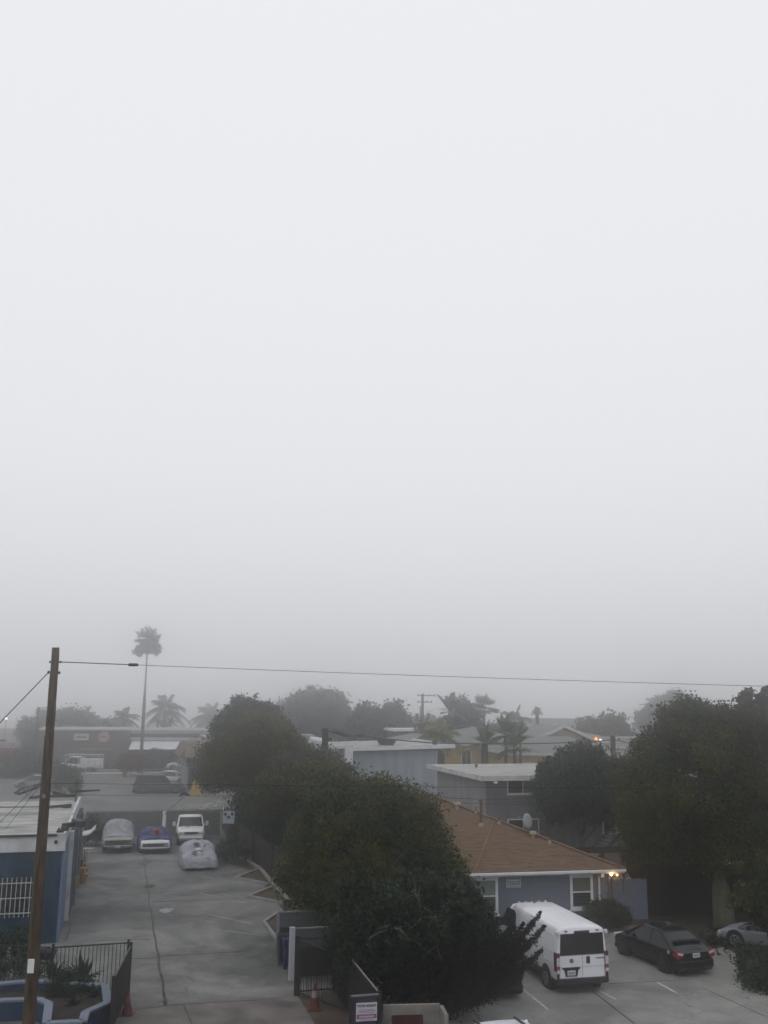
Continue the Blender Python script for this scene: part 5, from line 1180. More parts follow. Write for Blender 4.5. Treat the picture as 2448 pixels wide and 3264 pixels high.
# fallen leaves and grit on the two lots
r = random.Random(77); mb = MB()
for k in range(900):
    if k % 3: e = Kp[r.randrange(1, 5)]; p = e + Vector((-abs(r.gauss(0, .9)) + .1, r.gauss(0, 1.6), 0))
    else: p = LO.w(r.uniform(-6, 5), r.uniform(.5, 30))
    a = r.uniform(0, 6.28); q = r.uniform(.02, .05); c, s2 = math.cos(a) * q, math.sin(a) * q
    mb.add([(p.x - c, p.y - s2, .021), (p.x + s2 * .5, p.y - c * .5, .024), (p.x + c, p.y + s2, .021), (p.x - s2 * .5, p.y + c * .5, .026)], [(0, 1, 2, 3)])
o = mb.build('fallen_leaves', mat('dry_leaf', (.07, .045, .022), .9, .5, 9)); tag(o, 'dry leaves and grit scattered along the driveway kerb', kind='stuff')

# ================================================================== houses in the fog, right
def hip_house(label, x, y, ang, L, D, ez, sl, wall, roof, ov=.5, name='house', gable=False, wins=(), storeys=1, fascia=None):
    t = thing(name, label, 'house', (x, y, 0), R_(ang))
    MB().box(0, L, 0, D, 0, ez - .05).build('wall', wall, t)
    x0, x1, y0, y1 = -ov, L + ov, -ov, D + ov; hw = (y1 - y0) / 2; rz_ = ez + hw * sl; mb = MB()
    if gable == 'front':                      # gable facing the viewer
        hw = (x1 - x0) / 2; rz_ = ez + hw * sl; xm = (x0 + x1) / 2
        mb.add([(x0, y0, ez), (xm, y0, rz_), (x1, y0, ez), (x0, y1, ez), (xm, y1, rz_), (x1, y1, ez)], [(0, 1, 4, 3), (1, 2, 5, 4), (0, 3, 5, 2)])
        MB().add([(0, .01, ez - .06), (L, .01, ez - .06), (xm, .01, rz_ - .25)], [(0, 1, 2)]).build('gable_wall', wall, t)
        f = MB().bar((x0, y0 - .04, ez), (xm, y0 - .04, rz_), .06, .28).bar((xm, y0 - .04, rz_), (x1, y0 - .04, ez), .06, .28)
    else:
        e1 = x0 + (0 if gable else hw); e2 = x1 - (0 if gable else hw)
        mb.add([(x0, y0, ez), (x1, y0, ez), (x1, y1, ez), (x0, y1, ez), (e1, y0 + hw, rz_), (e2, y0 + hw, rz_)], [(0, 1, 5, 4), (1, 2, 5), (2, 3, 4, 5), (3, 0, 4), (3, 2, 1, 0)])
        f = MB().box(x0, x1, y0 - .06, y0 - .005, ez - .18, ez + .02).box(x0 - .06, x0 - .005, y0, y1, ez - .18, ez + .02)
    r = mb.build('roof', roof, t); f.build('gutter', fascia or white_dirty, r)
    for (a0, a1, z0, z1) in wins: window(t, a0, a1, z0, z1, fr=.1)
    return t
def place(px, Y): p = at(px, 2300, Y); return p.x, p.y
x, y = place(1405, 105)
yh = hip_house('two-storey yellow house with a grey hip roof behind the pale blue block', x, y, 15, 11.5, 12, 5.75, .26, stucco_y, shingle_g, wins=((2.3, 3.5, 3.5, 5.2), (8.2, 9.4, 3.2, 4.7)))
MB().box(-5.2, 0, 2, 9, 0, 5.3).build('wing_wall', brown_wall, yh)
MB().box(5.0, 5.6, -.5, 0, 2.6, 5.7).build('corner_trim', white, yh)
x, y = place(1640, 97)
hip_house('yellow house with a pale gabled grey roof right of the green palms', x, y, 12, 12, 9, 5.25, .30, stucco_y, shingle_g, wins=((1.0, 2.2, 3.2, 4.4),))
x, y = place(1688, 103)
hip_house('grey gable roof standing behind the yellow house on the right', x, y, 12, 7.5, 8, 6.0, .42, mat('cream_far', (.30, .27, .2), .9), shingle_g, gable='front')
x, y = place(1600, 118)
hip_house('wide grey shingle roof beyond the green palms', x, y, 12, 16, 11, 5.6, .22, mat('grey_cream', (.25, .25, .23), .9), shingle_g)
x, y = place(1460, 135)
hip_house('low grey roof farther back right of the banana palm', x, y, 14, 14, 10, 5.9, .2, mat('grey_cream', (.25, .25, .23), .9), shingle_g)
x, y = place(1700, 152)
fh = hip_house('large two-storey house with a long grey roof deep in the fog', x, y, 8, 12, 9, 5.9, .36, stucco_l, shingle_g, gable=True, wins=((4.8, 6.6, 3.6, 5.4), (9.2, 10.2, 3.8, 5.2)))
x, y = place(1630, 146)
hip_house('left gabled wing in front of the large foggy house', x, y, 8, 8, 8, 5.7, .36, stucco_l, shingle_g, gable='front', wins=((3, 4, 3.8, 5),))
x, y = place(1850, 146)
hip_house('right gabled wing in front of the large foggy house', x, y, 8, 9, 8, 5.7, .36, stucco_l, shingle_g, gable='front', wins=((1.2, 2.4, 3.8, 5),))
x, y = place(1975, 130); t = thing('white_building', 'low white flat-roofed building left of the big tree top', 'building', (x, y, 0), R_(10)); MB().box(0, 11, 0, 8, 0, 5.5).build('wall', white_dirty, t); MB().box(-.4, 11.4, -.6, 8.4, 5.5, 5.75).build('roof', roof_grav, t)
x, y = place(1800, 118); t = hip_house('long low grey roof behind the round dark tree top', x, y, 10, 13, 9, 5.0, .2, stucco_l, shingle_g)
x, y = place(1255, 128); t = thing('flat_roof_building', 'dark low building with a thin white flat roof below the far utility pole', 'building', (x, y, 0), R_(12)); MB().box(0, 5.4, 0, 8, 0, 6.3).build('wall', mat('dim_grey_wall', (.09, .09, .09), .9), t); MB().box(-.3, 5.7, -.6, 8.4, 6.32, 6.62).build('roof', mat('bright_roof', (.72, .72, .70), .8), t)
x, y = place(1265, 108); hip_house('small grey shingle roof behind the pale blue block', x, y, 12, 5.5, 5, 5.9, .25, stucco_l, shingle_g)
# yard lights
for (px, py, Y, c, e, lab) in ((1900, 2355, 100, (1, .28, .06), 1.7, 'small orange yard lamp glowing over the grey roofs'), (1914, 2359, 100, (.9, .95, 1), 1.0, 'small white yard lamp beside the orange one')):
    p = at(px, py, Y); t = thing('yard_lamp', lab, 'lamp', Vector((p.x, p.y, 0)))
    MB().tube([(0, .1, 0), (0, .1, p.z + .1)], .05).build('pole', pole_far, t); MB().cyl((0, 0, p.z), .14, .12, 14, 'y').build('lamp', mat('lamp_%d' % px, c, .5, emit=e), t)
    if px == 1900:
        ld = bpy.data.lights.new('yard_glow', 'POINT'); ld.energy = 9; ld.color = (1, .45, .15); ld.shadow_soft_size = .15
        o = bpy.data.objects.new('yard_glow', ld); COL.objects.link(o); o.parent = t; o.location = (0, -.3, p.z)
# far utility poles
def far_pole(px, ptop, Y, arms, label, r=.16):
    p = at(px, ptop, Y); t = thing('utility_pole', label, 'utility pole', Vector((p.x, p.y, 0)))
    MB().tube([(0, 0, 0), (0, 0, p.z)], [r * 1.3, r], 8).build('shaft', pole_far, t)
    for dz, w_, off in arms:
        MB().box(-w_ / 2 + off, w_ / 2 + off, -.06, .06, p.z - dz - .06, p.z - dz + .06).build('crossarm', pole_far, t)
        mb = MB(); [mb.cyl((off - w_ / 2 + .1 + k * (w_ - .2) / 3, 0, p.z - dz + .14), .05, .16, 6) for k in range(4)]; mb.build('insulators', pole_far, t)
    return t
t = far_pole(1347, 2211, 130, ((.25, 2.4, .5), (1.1, 2.0, .3)), 'tall utility pole in fog with crossarms above the pale blue block')
MB().tube([(-.75, 0, 7.6), (-.75, 0, 8.6)], .22, 10).tube([(.75, 0, 7.9), (.75, 0, 8.7)], .2, 10).build('transformer', pole_far, t)
t = far_pole(1340, 2250, 138, (), 'thin bare pole just left of the tall foggy utility pole', .08)
far_pole(2066, 2242, 165, ((.2, 3.0, 0), (1.5, 2.6, -.2)), 'foggy utility pole with two crossarms left of the big tree top')
far_pole(2024, 2275, 170, (), 'thin bare pole in fog left of the double-armed one', .08)
far_pole(2018, 2305, 150, ((.1, .6, 0),), 'short stubby pole in fog near the low white building', .13)
far_pole(1157, 2250, 170, ((.1, .8, 0),), 'thin pole with a small lamp head left of the dense foggy tree', .1)
far_pole(890, 2218, 185, (), 'very faint thin pole behind the dark tree top', .12)
cable('cable', [at(1347, 2216, 130), at(1480, 2225, 175)], .03, 'faint far wire running right from the tall foggy pole')

# ================================================================== the foggy street, left
SF = Frame(*place(415, 152), 15)
sh1 = thing('corner_restaurant', 'long brown shop with a white awning and two pale signs deep in the fog', 'shop', SF.w(0, 0), SF.r)
MB().box(-13.5, 0, 0, 14, 0, 5.2).build('wall', mat('shop_fog_paled', (.10, .088, .085), .9, .1, .5), sh1); MB().box(-13.7, .2, -.2, 14.2, 5.2, 5.4).build('parapet', stucco_l, sh1)  # wall colour lightened to stand in for fog over the shop
MB().box(.0, 13.5, .6, 14, 0, 4.4).build('wall', far_wall, sh1); MB().box(.2, 13.7, .2, 14.2, 4.4, 4.75).build('parapet', brown_wall, sh1); MB().box(.2, 13.9, .35, 14.4, 4.75, 5.3).build('roof_screen', stucco_l, sh1)
MB().box(.2, 11.5, .3, .58, 3.75, 4.2).build('band', white_dirty, sh1)
mb = MB(); 
for k in range(30): mb.add([(.5 + k * .27, .5, 3.65), (.5 + k * .27 + .2, .5, 3.65), (.0 + k * .29 + .2, -1.4, 2.45), (.0 + k * .29, -1.4, 2.45)], [(0, 1, 2, 3)])
mb.add([(.5, .52, 3.63), (8.7, .52, 3.63), (8.7, -1.38, 2.43), (0, -1.38, 2.43)], [(0, 1, 2, 3)]); mb.build('awning', mat('awning_white', (.74, .77, .80), .7), sh1)
MB().box(-7.5, -2.4, -.12, -.0, 2.35, 2.5).build('ledge', stucco_l, sh1)
for k in range(5): MB().box(2 + k * 2.1, 3.4 + k * 2.1, .55, .62, .9, 2.3).build('window', glass, sh1)
a, z = SF.front(260, 2349); sg1 = MB().box(a - 1.05, a + 1.05, -.14, 0, z - .48, z + .48).build('shop_sign', mat('sign_cream', (.52, .52, .40), .7), sh1)
mb = MB(); r = random.Random(5); [mb.box(a - .7 + k * .3, a - .7 + k * .3 + .2, -.16, -.142, z - .16, z + .14 + .08 * (k % 2)) for k in range(5)]; mb.build('sign_print', ink, sg1)
a, z = SF.front(331, 2349); sg2 = MB().cyl((a, -.08, z), .80, .14, 28, 'y').build('round_sign', mat('sign_pink', (.42, .30, .28), .7), sh1)
mb = MB(); [mb.box(a - .5 + k * .27, a - .5 + k * .27 + .18, -.18, -.152, z - .14, z + .16) for k in range(4)]; mb.build('sign_print', mat('ink_maroon', (.2, .05, .04), .7), sg2)
dt = thing('dark_tree', 'dark spreading tree mass in fog behind the restaurant', 'tree', at(230, 2330, 172) * 1.0); dt.location.z = 0
foliage([(0, 0, 4.6, 4.6, 3, 2.6), (-5, 0, 4.2, 3.4, 3, 2.6), (4.5, 0, 4.0, 3.2, 3, 1.8)], lv_fogged, dt, leaf=.3, dens=1.3, clump=.9, per=26); limbs(dt, (0, 0, 0), [(-3, 0, 4.5), (3, 0, 4), (0, 0, 5.5)], .3, bark_d)
# corner shop with the mansard roof
KF = Frame(*place(600, 113), 15)
ks = thing('corner_shop', 'small shop with a brown mansard roof and a blue wall half hidden by the trees', 'shop', KF.w(0, 0), KF.r)
MB().box(0, .85, .0, 9, 0, 3.6).build('wall', mat('pale_grey_wall', (.24, .26, .27), .85), ks); MB().box(.85, 6, -.02, 9, 0, 3.6).build('wall', mat('blue_shop_wall', (.03, .12, .20), .85), ks)
mb = MB().loft([[(x0_, y0_, z_), (x1_, y0_, z_), (x1_, 10, z_), (x0_, 10, z_)] for x0_, x1_, y0_, z_ in ((-.9, 6.8, -1.4, 3.6), (-.2, 6.4, -.5, 5.0), (-.2, 6.4, -.5, 5.1))]); mb.build('mansard_roof', mat('mansard_brown', (.11, .075, .06), .85, .15, 2), ks)
MB().box(-.3, 1.1, -2.2, -1.5, 3.7, 5.0).build('roof_box', mat('tan_box', (.24, .19, .15), .85), ks)
MB().bar((1.3, -1.7, 5.05), (3.2, -2.4, 4.2), .1, .5).bar((1.4, -1.75, 4.7), (1.4, -1.75, 3.6), .9, .1).build('gable_trim', white_dirty, ks)
MB().box(-.05, .15, -1.2, -1.0, 0, 3.6).build('post', mat('pale_grey_wall', (.24, .26, .27), .85), ks)
MB().box(.3, .85, -.06, -.01, 0, 2.4).build('door', brown_wall, ks); MB().box(0, 1.6, -1.3, -1.2, 2.6, 3.6).build('shade', brown_wall, ks)
x, y = place(655, 128); t = thing('brown_building', 'small brick-coloured box building behind the corner shop', 'building', (x, y, 0), R_(15)); MB().box(0, 4.5, 0, 6, 0, 5.2).build('wall', mat('dull_brick', (.20, .12, .09), .9, .1, 2), t); MB().box(-.2, 4.7, -.2, 6.2, 5.2, 5.4).build('roof', roof_grav, t)
q = gr(603, 2536); t = thing('yellow_barrier', 'yellow sloping wall panel in front of the corner shop', 'barrier', q, R_(12)); MB().prism([(0, 0), (1.25, -.0), (1.25, .9), (.75, 1.55), (.45, 1.65)], 0, .5).build('panel', yellow_wall, t)
t = thing('pale_rubble', 'pale broken slabs and litter beside the yellow barrier', 'rubble', gr(640, 2570)); tag(t, kind='thing')
mb = MB(); r = random.Random(8)
for k in range(26):
    a, b = r.uniform(-1.8, 1.9), r.uniform(-4.5, 4); s_ = r.uniform(.1, .5); mb.box(a, a + s_, b, b + s_ * r.uniform(.6, 2), 0.01, r.uniform(.05, .14))
o = mb.build('slabs', mat('rubble_pale', (.38, .38, .36), .9, .2, 2), t); o['kind'] = 'stuff'
bn = thing('street_bin', 'dark bin beside the white pickup near the corner shop', 'bin', gr(588, 2492), R_(15)); MB().box(-.45, .45, -.35, .35, 0, 1.1).build('body', trim_black, bn, bevel=.05); MB().box(-.5, .5, -.4, .4, 1.1, 1.18).build('lid', trim_black, bn)
t = thing('tan_box', 'tan crate-like box beside the nose of the white pickup', 'crate', gr(567, 2478), R_(15)); MB().box(-.6, .6, -.5, .5, 0, 1.5).build('panel', tan_wall, t)
# street lamp and roadside sign
sl0 = at(108, 2425, 148); sl0.z = 0; st = at(124, 2254, 148)
t = thing('street_lamp', 'foggy street lamp with a curved arm left of the wooden pole', 'street lamp', sl0); h = st - sl0
MB().tube([(0, 0, 0), Vector((h.x, 0, h.z))], [.34, .2], 10).build('pole', cable_m, t)
MB().tube([Vector((h.x, 0, h.z - .3)), Vector((h.x + .8, 0, h.z - .05)), Vector((h.x + 2.2, 0, h.z + .05))], .06, 6).build('arm', pole_far, t); MB().box(h.x + 2.0, h.x + 2.7, -.15, .15, h.z - .03, h.z + .1).build('lamp_head', pole_far, t)
rs = thing('roadside_sign', 'red and white roadside liquor sign in fog at the left edge', 'sign', at(14, 2500, 128)); rs.location.z = 0; rs.rotation_euler.z = R_(4)
zc = at(14, 2380, 128).z
MB().box(-2.6, 1.05, -.15, .15, zc - .12, zc + 1.05).build('panel', mat('sign_grey_white', (.36, .36, .38), .7), rs); MB().box(-2.6, .85, -.15, .15, zc - 1.15, zc - .125).build('panel', mat('sign_red', (.26, .06, .07), .7), rs)
MB().box(-2.6, -.2, -.17, -.152, zc + .62, zc + .95).build('header', ink, rs)
text('lettering', 'LIQUOR', mat('letter_red', (.22, .04, .05), .7), rs, (-.12, -.16, zc + .22), (R_(90), 0, 0), .62)
for x in (-2.2, .4): MB().box(x - .12, x + .12, -.1, .1, 0, zc - 1.1).build('post', pole_far, rs)
for (px, py) in ((20, 2290), (72, 2293)):
    p = at(px, py, 200); t = thing('distant_lamp', 'tiny cold lamp in fog, ' + ('the one at the very left edge' if px == 20 else 'the right one of two'), 'street lamp', Vector((p.x, p.y, 0)))
    MB().tube([(0, 0, 0), (0, 0, p.z)], .08, 6).build('pole', pole_far, t); MB().box(-.2, .2, -.12, .05, p.z - .12, p.z + .1).build('lamp', mat('cold_lamp', (.85, 1, .97), .5, emit=9 if px == 20 else 9), t)
def bush_(px, py, lst, m, label, name='bush', leaf=.16, dens=2.5, clump=.5, z=0):
    t = thing(name, label, 'bush', gr(px, py)); foliage(lst, m, t, leaf=leaf, dens=dens, clump=clump, per=30, low=-.6)
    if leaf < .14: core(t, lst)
    limbs(t, (0, 0, 0), [(0, 0, lst[0][2])], .05, bark_d); return t
bush_(20, 2475, [(0, 0, 2.4, 2.3, 1.5, 1.2), (-2, 0, 2.6, 1.6, 1.2, 1)], lv_grey, 'pale rounded shrub tree at the left edge in fog')
bush_(90, 2480, [(x, 0, .95, 1.3, .9, .95) for x in (-2.4, -1.2, 0, 1.2, 2.4, 3.4)], lv_grey, 'long dark clipped hedge behind the white roof')  # paler leaf puts fog fading into this hedge and the dark bushes below
bush_(95, 2440, [(0, 0, 1.2, 2.4, 1.2, 1.6)], lv_grey, 'low dark bush at the foot of the street lamp')
bush_(180, 2492, [(0, 0, .8, 1.0, .8, .85), (1.4, .5, .7, .9, .8, .8)], lv_grey, 'dark bush right of the wooden pole on the foggy street')
bush_(205, 2535, [(0, 0, 1.0, 1.3, .9, 1.1)], lv_grey, 'dark faded shrub just above the broken boards on the street')
bush_(420, 2475, [(0, 0, 1.4, 1.4, 1, 1.2), (-1.0, .3, 1.6, .9, .8, .9)], lv_red, 'reddish bush left of the tall palm foot')
bush_(490, 2455, [(0, 0, 1.4, 1.8, 1.2, 1.2), (1.8, 0, 1.2, 1.3, 1.1, 1.0), (-1.6, 0, 1.0, 1.1, 1, .9)], lv_dark, 'loose dark bush between the tall palm and the white pickup')
bush_(580, 2470, [(0, 0, .8, .9, .7, .7)], lv_grey, 'small bush behind the white saloon')
bush_(455, 2440, [(0, 0, .9, 1.6, 1, .9)], lv_green, 'low green bush around the tall palm foot')
bush_(360, 2452, [(x, 0, .45, 1.4, .7, .5) for x in (-4, -2, 0, 2)], lv_grey, 'low planting along the far kerb left of the palm')

# ================================================================== palms
def palm(px, py_top, Y, label, kind='feather', n=26, L=3.0, tr=.2, m=lv_palm, skirt=0, name='palm_tree', seed=0, lean=0.0, thick=None, foot=None, up=.2, wleaf=.05, nl=26, zc=None):
    p = at(px, py_top, Y); t = thing(name, label, 'palm tree', Vector((p.x + lean, p.y, 0))); h = p.z; c = Vector((-lean, 0, h)); r = random.Random(seed)
    ks_ = 10; rad = [tr * (1.5 if i == 0 else (thick[i] if thick else 1.0 - .25 * i / ks_)) for i in range(ks_ + 1)]
    MB().tube([Vector((-lean * (i / ks_) ** 1.3, 0, h * i / ks_)) for i in range(ks_ + 1)], rad, 10).build('trunk', bark_d if kind != 'fan' else pole_far, t, smooth=True)
    vs = []; fs = []; tone = []
    def quad(a, b, w, side, T):
        i = len(vs); vs.extend([a - side * w, b - side * w * .15, b + side * w * .15, a + side * w]); fs.append((i, i + 1, i + 2, i + 3)); tone.extend([T] * 4)
    for k in range(n):
        az = 2 * math.pi * (k + r.random() * .8) / n * 2.618; u = (k + .5) / n
        el = (1.35 - 1.9 * u) if kind != 'fan' else (1.4 - 2.1 * u); T = min(1, max(0, r.gauss(.5, .2))); Lf = L * r.uniform(.85, 1.1)
        d = Vector((math.cos(az) * math.cos(el), math.sin(az) * math.cos(el), math.sin(el) + up)); d.normalize(); sd = Vector((-math.sin(az), math.cos(az), 0))
        if kind == 'fan':
            st_ = c + d * Lf * .5; quad(c, st_, .03, sd, T); upd = d.cross(sd)
            for j in range(13):
                a = (j - 6) / 6 * 1.25; e = (d * math.cos(a) + sd * math.sin(a)).normalized(); tip = st_ + e * Lf * .5 * r.uniform(.85, 1.05) - Vector((0, 0, Lf * .14 * r.random()))
                sdj = e.cross(upd).normalized() * .5 + upd * r.uniform(-.7, .7); quad(st_, tip, Lf * .075, sdj, T)
        elif kind == 'blade':
            P = [c + d * Lf * s - Vector((0, 0, .35 * Lf * s * s * math.cos(el))) for s in (0, .3, .45, .65, .85, 1)]; Wd_ = [.03, .04, .16, .2, .15, .02]
            for a, b, wa, wb in zip(P[:-1], P[1:], Wd_[:-1], Wd_[1:]):
                i = len(vs); g = L * .55; vs.extend([a - sd * wa * g, b - sd * wb * g, b + sd * wb * g, a + sd * wa * g]); fs.append((i, i + 1, i + 2, i + 3)); tone.extend([T] * 4)
        else:
            drp = .55 + .3 * r.random(); prev = None
            for j in range(nl + 1):
                s = j / nl; q = c + d * Lf * s - Vector((0, 0, drp * Lf * s * s * (.5 + .5 * math.cos(el))))
                if prev is not None:
                    quad(prev, q, .03, sd, T)
                    if j > 3:
                        ll = L * .26 * (1 - .55 * abs(s - .45) * 2 * .8); dr = (q - prev).normalized()
                        for sg_ in (-1, 1): quad(q, q + sd * sg_ * ll * .75 + dr * ll * .35 - Vector((0, 0, ll * (.35 + .4 * r.random()))), wleaf, dr, min(1, T + r.uniform(-.1, .1)))
                prev = q
    o = MB().add(vs, fs).build('fronds', m, t); a_ = o.data.attributes.new('tone', 'FLOAT', 'POINT'); a_.data.foreach_set('value', tone)
    if skirt:
        foliage([(-lean, 0, h - skirt * .75, L * .75, L * .75, skirt * .6)], lv_grey, t, name='dead_skirt', leaf=.28, dens=3, clump=.5, per=20, low=-1)
    return t
tp_ = palm(471, 2048, 150, 'very tall slim fan palm rising above the foggy street', 'fan', 90, 2.15, .14, m=lv_fogged, lean=0, seed=2, thick=[2.2, 1.9, 1.8, 1.8, 1.75, 1.75, 1.2, .9, .8, .75, .7], up=.05)
zt_ = at(471, 2048, 150).z; foliage([(0, 0, zt_ - .9, 1.5, 1.4, .5), (-1.2, 0, zt_ - 1.3, .65, .7, .5), (1.2, 0, zt_ - 1.2, .65, .7, .5)], lv_fogged, tp_, name='dead_skirt', leaf=.25, dens=4, clump=.4, per=20, low=-1, lobes=False)
foliage([(0, 0, zt_ + .55, 1.35, 1.3, 1.15)], lv_fogged, tp_, name='fronds', leaf=.13, dens=2.6, clump=.25, per=30, low=-1, spike=.7, lobes=False)
palm(527, 2262, 185, 'broad arching palm in fog right of the tall slim palm', 'feather', 30, 5.2, .32, m=lv_fogged, seed=4, wleaf=.10)
palm(395, 2290, 180, 'short bushy palm in fog behind the restaurant roof', 'feather', 34, 3.6, .3, m=lv_fogged, seed=5, wleaf=.10)
palm(672, 2285, 225, 'palm almost lost in fog left of the dark tree top', 'feather', 34, 6.0, .4, m=lv_fogged, seed=6, wleaf=.14)
palm(505, 2300, 178, 'small palm stem in fog under the broad arching palm', 'feather', 14, 1.7, .15, m=lv_fogged, seed=16, wleaf=.08)
palm(544, 2300, 178, 'second small palm stem under the broad arching palm', 'feather', 14, 1.7, .15, m=lv_fogged, seed=17, wleaf=.08)
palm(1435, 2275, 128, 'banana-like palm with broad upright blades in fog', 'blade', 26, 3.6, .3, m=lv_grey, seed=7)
palm(1542, 2262, 150, 'upright fan palm in fog right of the banana palm', 'fan', 40, 2.7, .3, m=lv_fogged, seed=8)
palm(1640, 2300, 135, 'low feathery palm in fog above the green palms', 'feather', 26, 3.4, .25, m=lv_fogged, seed=9, wleaf=.08)
palm(1712, 2262, 140, 'bare bristly palm stump in fog left of the large house', 'feather', 22, .9, .35, m=lv_fogged, seed=10, wleaf=.08)
palm(1545, 2372, 92, 'squat green palm on a thick stub above the grey flat roof', 'blade', 60, 2.1, .42, m=lv_palm, seed=11, up=.5)
palm(1612, 2345, 93, 'taller bushy green palm right of the squat one', 'blade', 80, 2.3, .2, m=lv_palm, seed=12, up=.4)
palm(1640, 2385, 92, 'lower green palm in the bushy pair right of the squat one', 'blade', 70, 2.2, .2, m=lv_palm, seed=13, up=.3)
palm(1658, 2352, 94, 'slim green palm at the right end of the green palm group', 'blade', 56, 1.8, .15, m=lv_palm, seed=14, up=.5)
palm(1398, 2345, 100, 'yellow-green feathery palm beside the yellow house', 'feather', 40, 2.9, .2, m=lv_yel, seed=15, wleaf=.07)
palm(1368, 2352, 102, 'drooping grey-green palm at the end of the pale blue block', 'feather', 18, 2.6, .15, m=lv_grey, seed=18, wleaf=.06)

# ================================================================== trees
def tree(label, base, blobs, tips, m, r0=.2, bark_m=bark_d, name='tree', cat='tree', group=None, fork=.35, seed=1, **k):
    t = thing(name, label, cat, base, 0, group); foliage(blobs, m, t, **k); limbs(t, (0, 0, 0), tips, r0, bark_m, fork=fork, seed=seed); return t
def far_tree(px, py_top, Y, w, label, m=lv_fogged, parts=6, seed=0, name='tree', bot=1.0, leaf=.3, **k):
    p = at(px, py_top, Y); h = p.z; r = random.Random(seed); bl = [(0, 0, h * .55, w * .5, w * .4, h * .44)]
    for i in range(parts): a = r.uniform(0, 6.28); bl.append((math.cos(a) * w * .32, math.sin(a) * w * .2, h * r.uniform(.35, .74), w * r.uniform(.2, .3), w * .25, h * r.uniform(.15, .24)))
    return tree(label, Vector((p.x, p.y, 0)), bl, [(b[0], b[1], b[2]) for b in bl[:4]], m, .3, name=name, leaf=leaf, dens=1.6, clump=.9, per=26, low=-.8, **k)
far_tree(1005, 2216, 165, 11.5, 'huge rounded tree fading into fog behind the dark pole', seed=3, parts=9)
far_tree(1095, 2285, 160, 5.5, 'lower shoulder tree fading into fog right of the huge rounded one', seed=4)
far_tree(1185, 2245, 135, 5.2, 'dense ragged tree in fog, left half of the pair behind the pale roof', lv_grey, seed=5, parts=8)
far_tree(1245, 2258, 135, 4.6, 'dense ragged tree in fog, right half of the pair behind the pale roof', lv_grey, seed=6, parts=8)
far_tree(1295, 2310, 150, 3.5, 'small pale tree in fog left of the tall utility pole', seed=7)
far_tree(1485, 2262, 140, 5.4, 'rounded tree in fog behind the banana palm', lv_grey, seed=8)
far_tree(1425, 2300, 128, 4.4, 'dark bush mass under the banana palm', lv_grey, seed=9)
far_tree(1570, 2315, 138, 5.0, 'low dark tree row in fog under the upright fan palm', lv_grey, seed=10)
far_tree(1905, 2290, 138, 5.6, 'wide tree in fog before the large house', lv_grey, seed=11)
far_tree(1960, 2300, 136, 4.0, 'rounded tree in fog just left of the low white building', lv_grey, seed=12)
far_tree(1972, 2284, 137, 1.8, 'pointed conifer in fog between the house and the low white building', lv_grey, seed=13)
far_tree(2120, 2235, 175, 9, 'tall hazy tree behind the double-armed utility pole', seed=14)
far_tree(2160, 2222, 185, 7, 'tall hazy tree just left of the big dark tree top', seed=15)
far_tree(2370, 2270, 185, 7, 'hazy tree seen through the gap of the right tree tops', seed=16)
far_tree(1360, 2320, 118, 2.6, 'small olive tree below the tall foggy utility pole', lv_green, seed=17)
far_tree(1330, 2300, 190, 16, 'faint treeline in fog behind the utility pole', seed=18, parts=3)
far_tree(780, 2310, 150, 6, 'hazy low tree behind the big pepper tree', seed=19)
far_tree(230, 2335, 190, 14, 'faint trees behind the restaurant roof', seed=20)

# the row of big trees along the board fence
b = gr(800, 2660)
tree('big olive-brown pepper tree at the head of the row by the square sign', b, [(-.2, 0, 5.6, 3.2, 2.9, 2.5), (.9, 0, 7.2, 2.2, 2.1, 1.5), (-2.1, -.4, 4.4, 1.9, 1.8, 1.6), (2.4, -.5, 5.7, 2.2, 2.1, 1.8), (1.0, -1.6, 4.3, 2.3, 2.0, 1.5), (-.9, -1.0, 6.7, 1.7, 1.6, 1.3), (3.8, -.6, 4.9, 1.6, 1.6, 1.4), (-2.5, 0, 5.6, 1.1, 1.2, 1.2), (2.6, -1.5, 4.1, 1.5, 1.4, 1.2)],
     [(-1.5, 0, 5), (1.5, 0, 6), (0, 0, 7), (2.5, -.5, 5), (-2, 0, 3.5)], lv_pepper, .28, bark_d, leaf=.10, dens=2.6, clump=.55, per=64, tb=.05)
tree('darker leafy tree whose ragged top pokes above the pepper tree', gr(790, 2625), [(-1.0, 2, 8.6, 1.7, 1.5, 1.5), (.9, 2.2, 8.9, 1.1, 1.1, 1.1), (-2.4, 2, 7.4, 1.3, 1.3, 1.2), (0, 2, 7.2, 2.6, 2, 1.6), (-.3, 2, 9.7, .55, .5, .55), (2.0, 2, 7.7, .9, .9, .9)],
     [(-1, 2, 8), (1, 2, 8), (0, 2, 7)], lv_dark, .25, bark_d, leaf=.17, dens=2.6, clump=.4, per=30)
tree('rounded grey-green tree right of the pepper tree in front of the white column', gr(985, 2690), [(0, 0, 4.4, 2.3, 2.2, 1.9), (1.2, 0, 5.0, 1.5, 1.5, 1.3), (-1.8, 0, 3.8, 1.9, 1.8, 1.7), (1.6, -.4, 3.2, 1.7, 1.6, 1.6)],
     [(0, 0, 4), (1.2, 0, 4.6), (-1.5, 0, 4)], lv_grey, .2, bark_d, leaf=.12, dens=2.6, clump=.5, per=40)
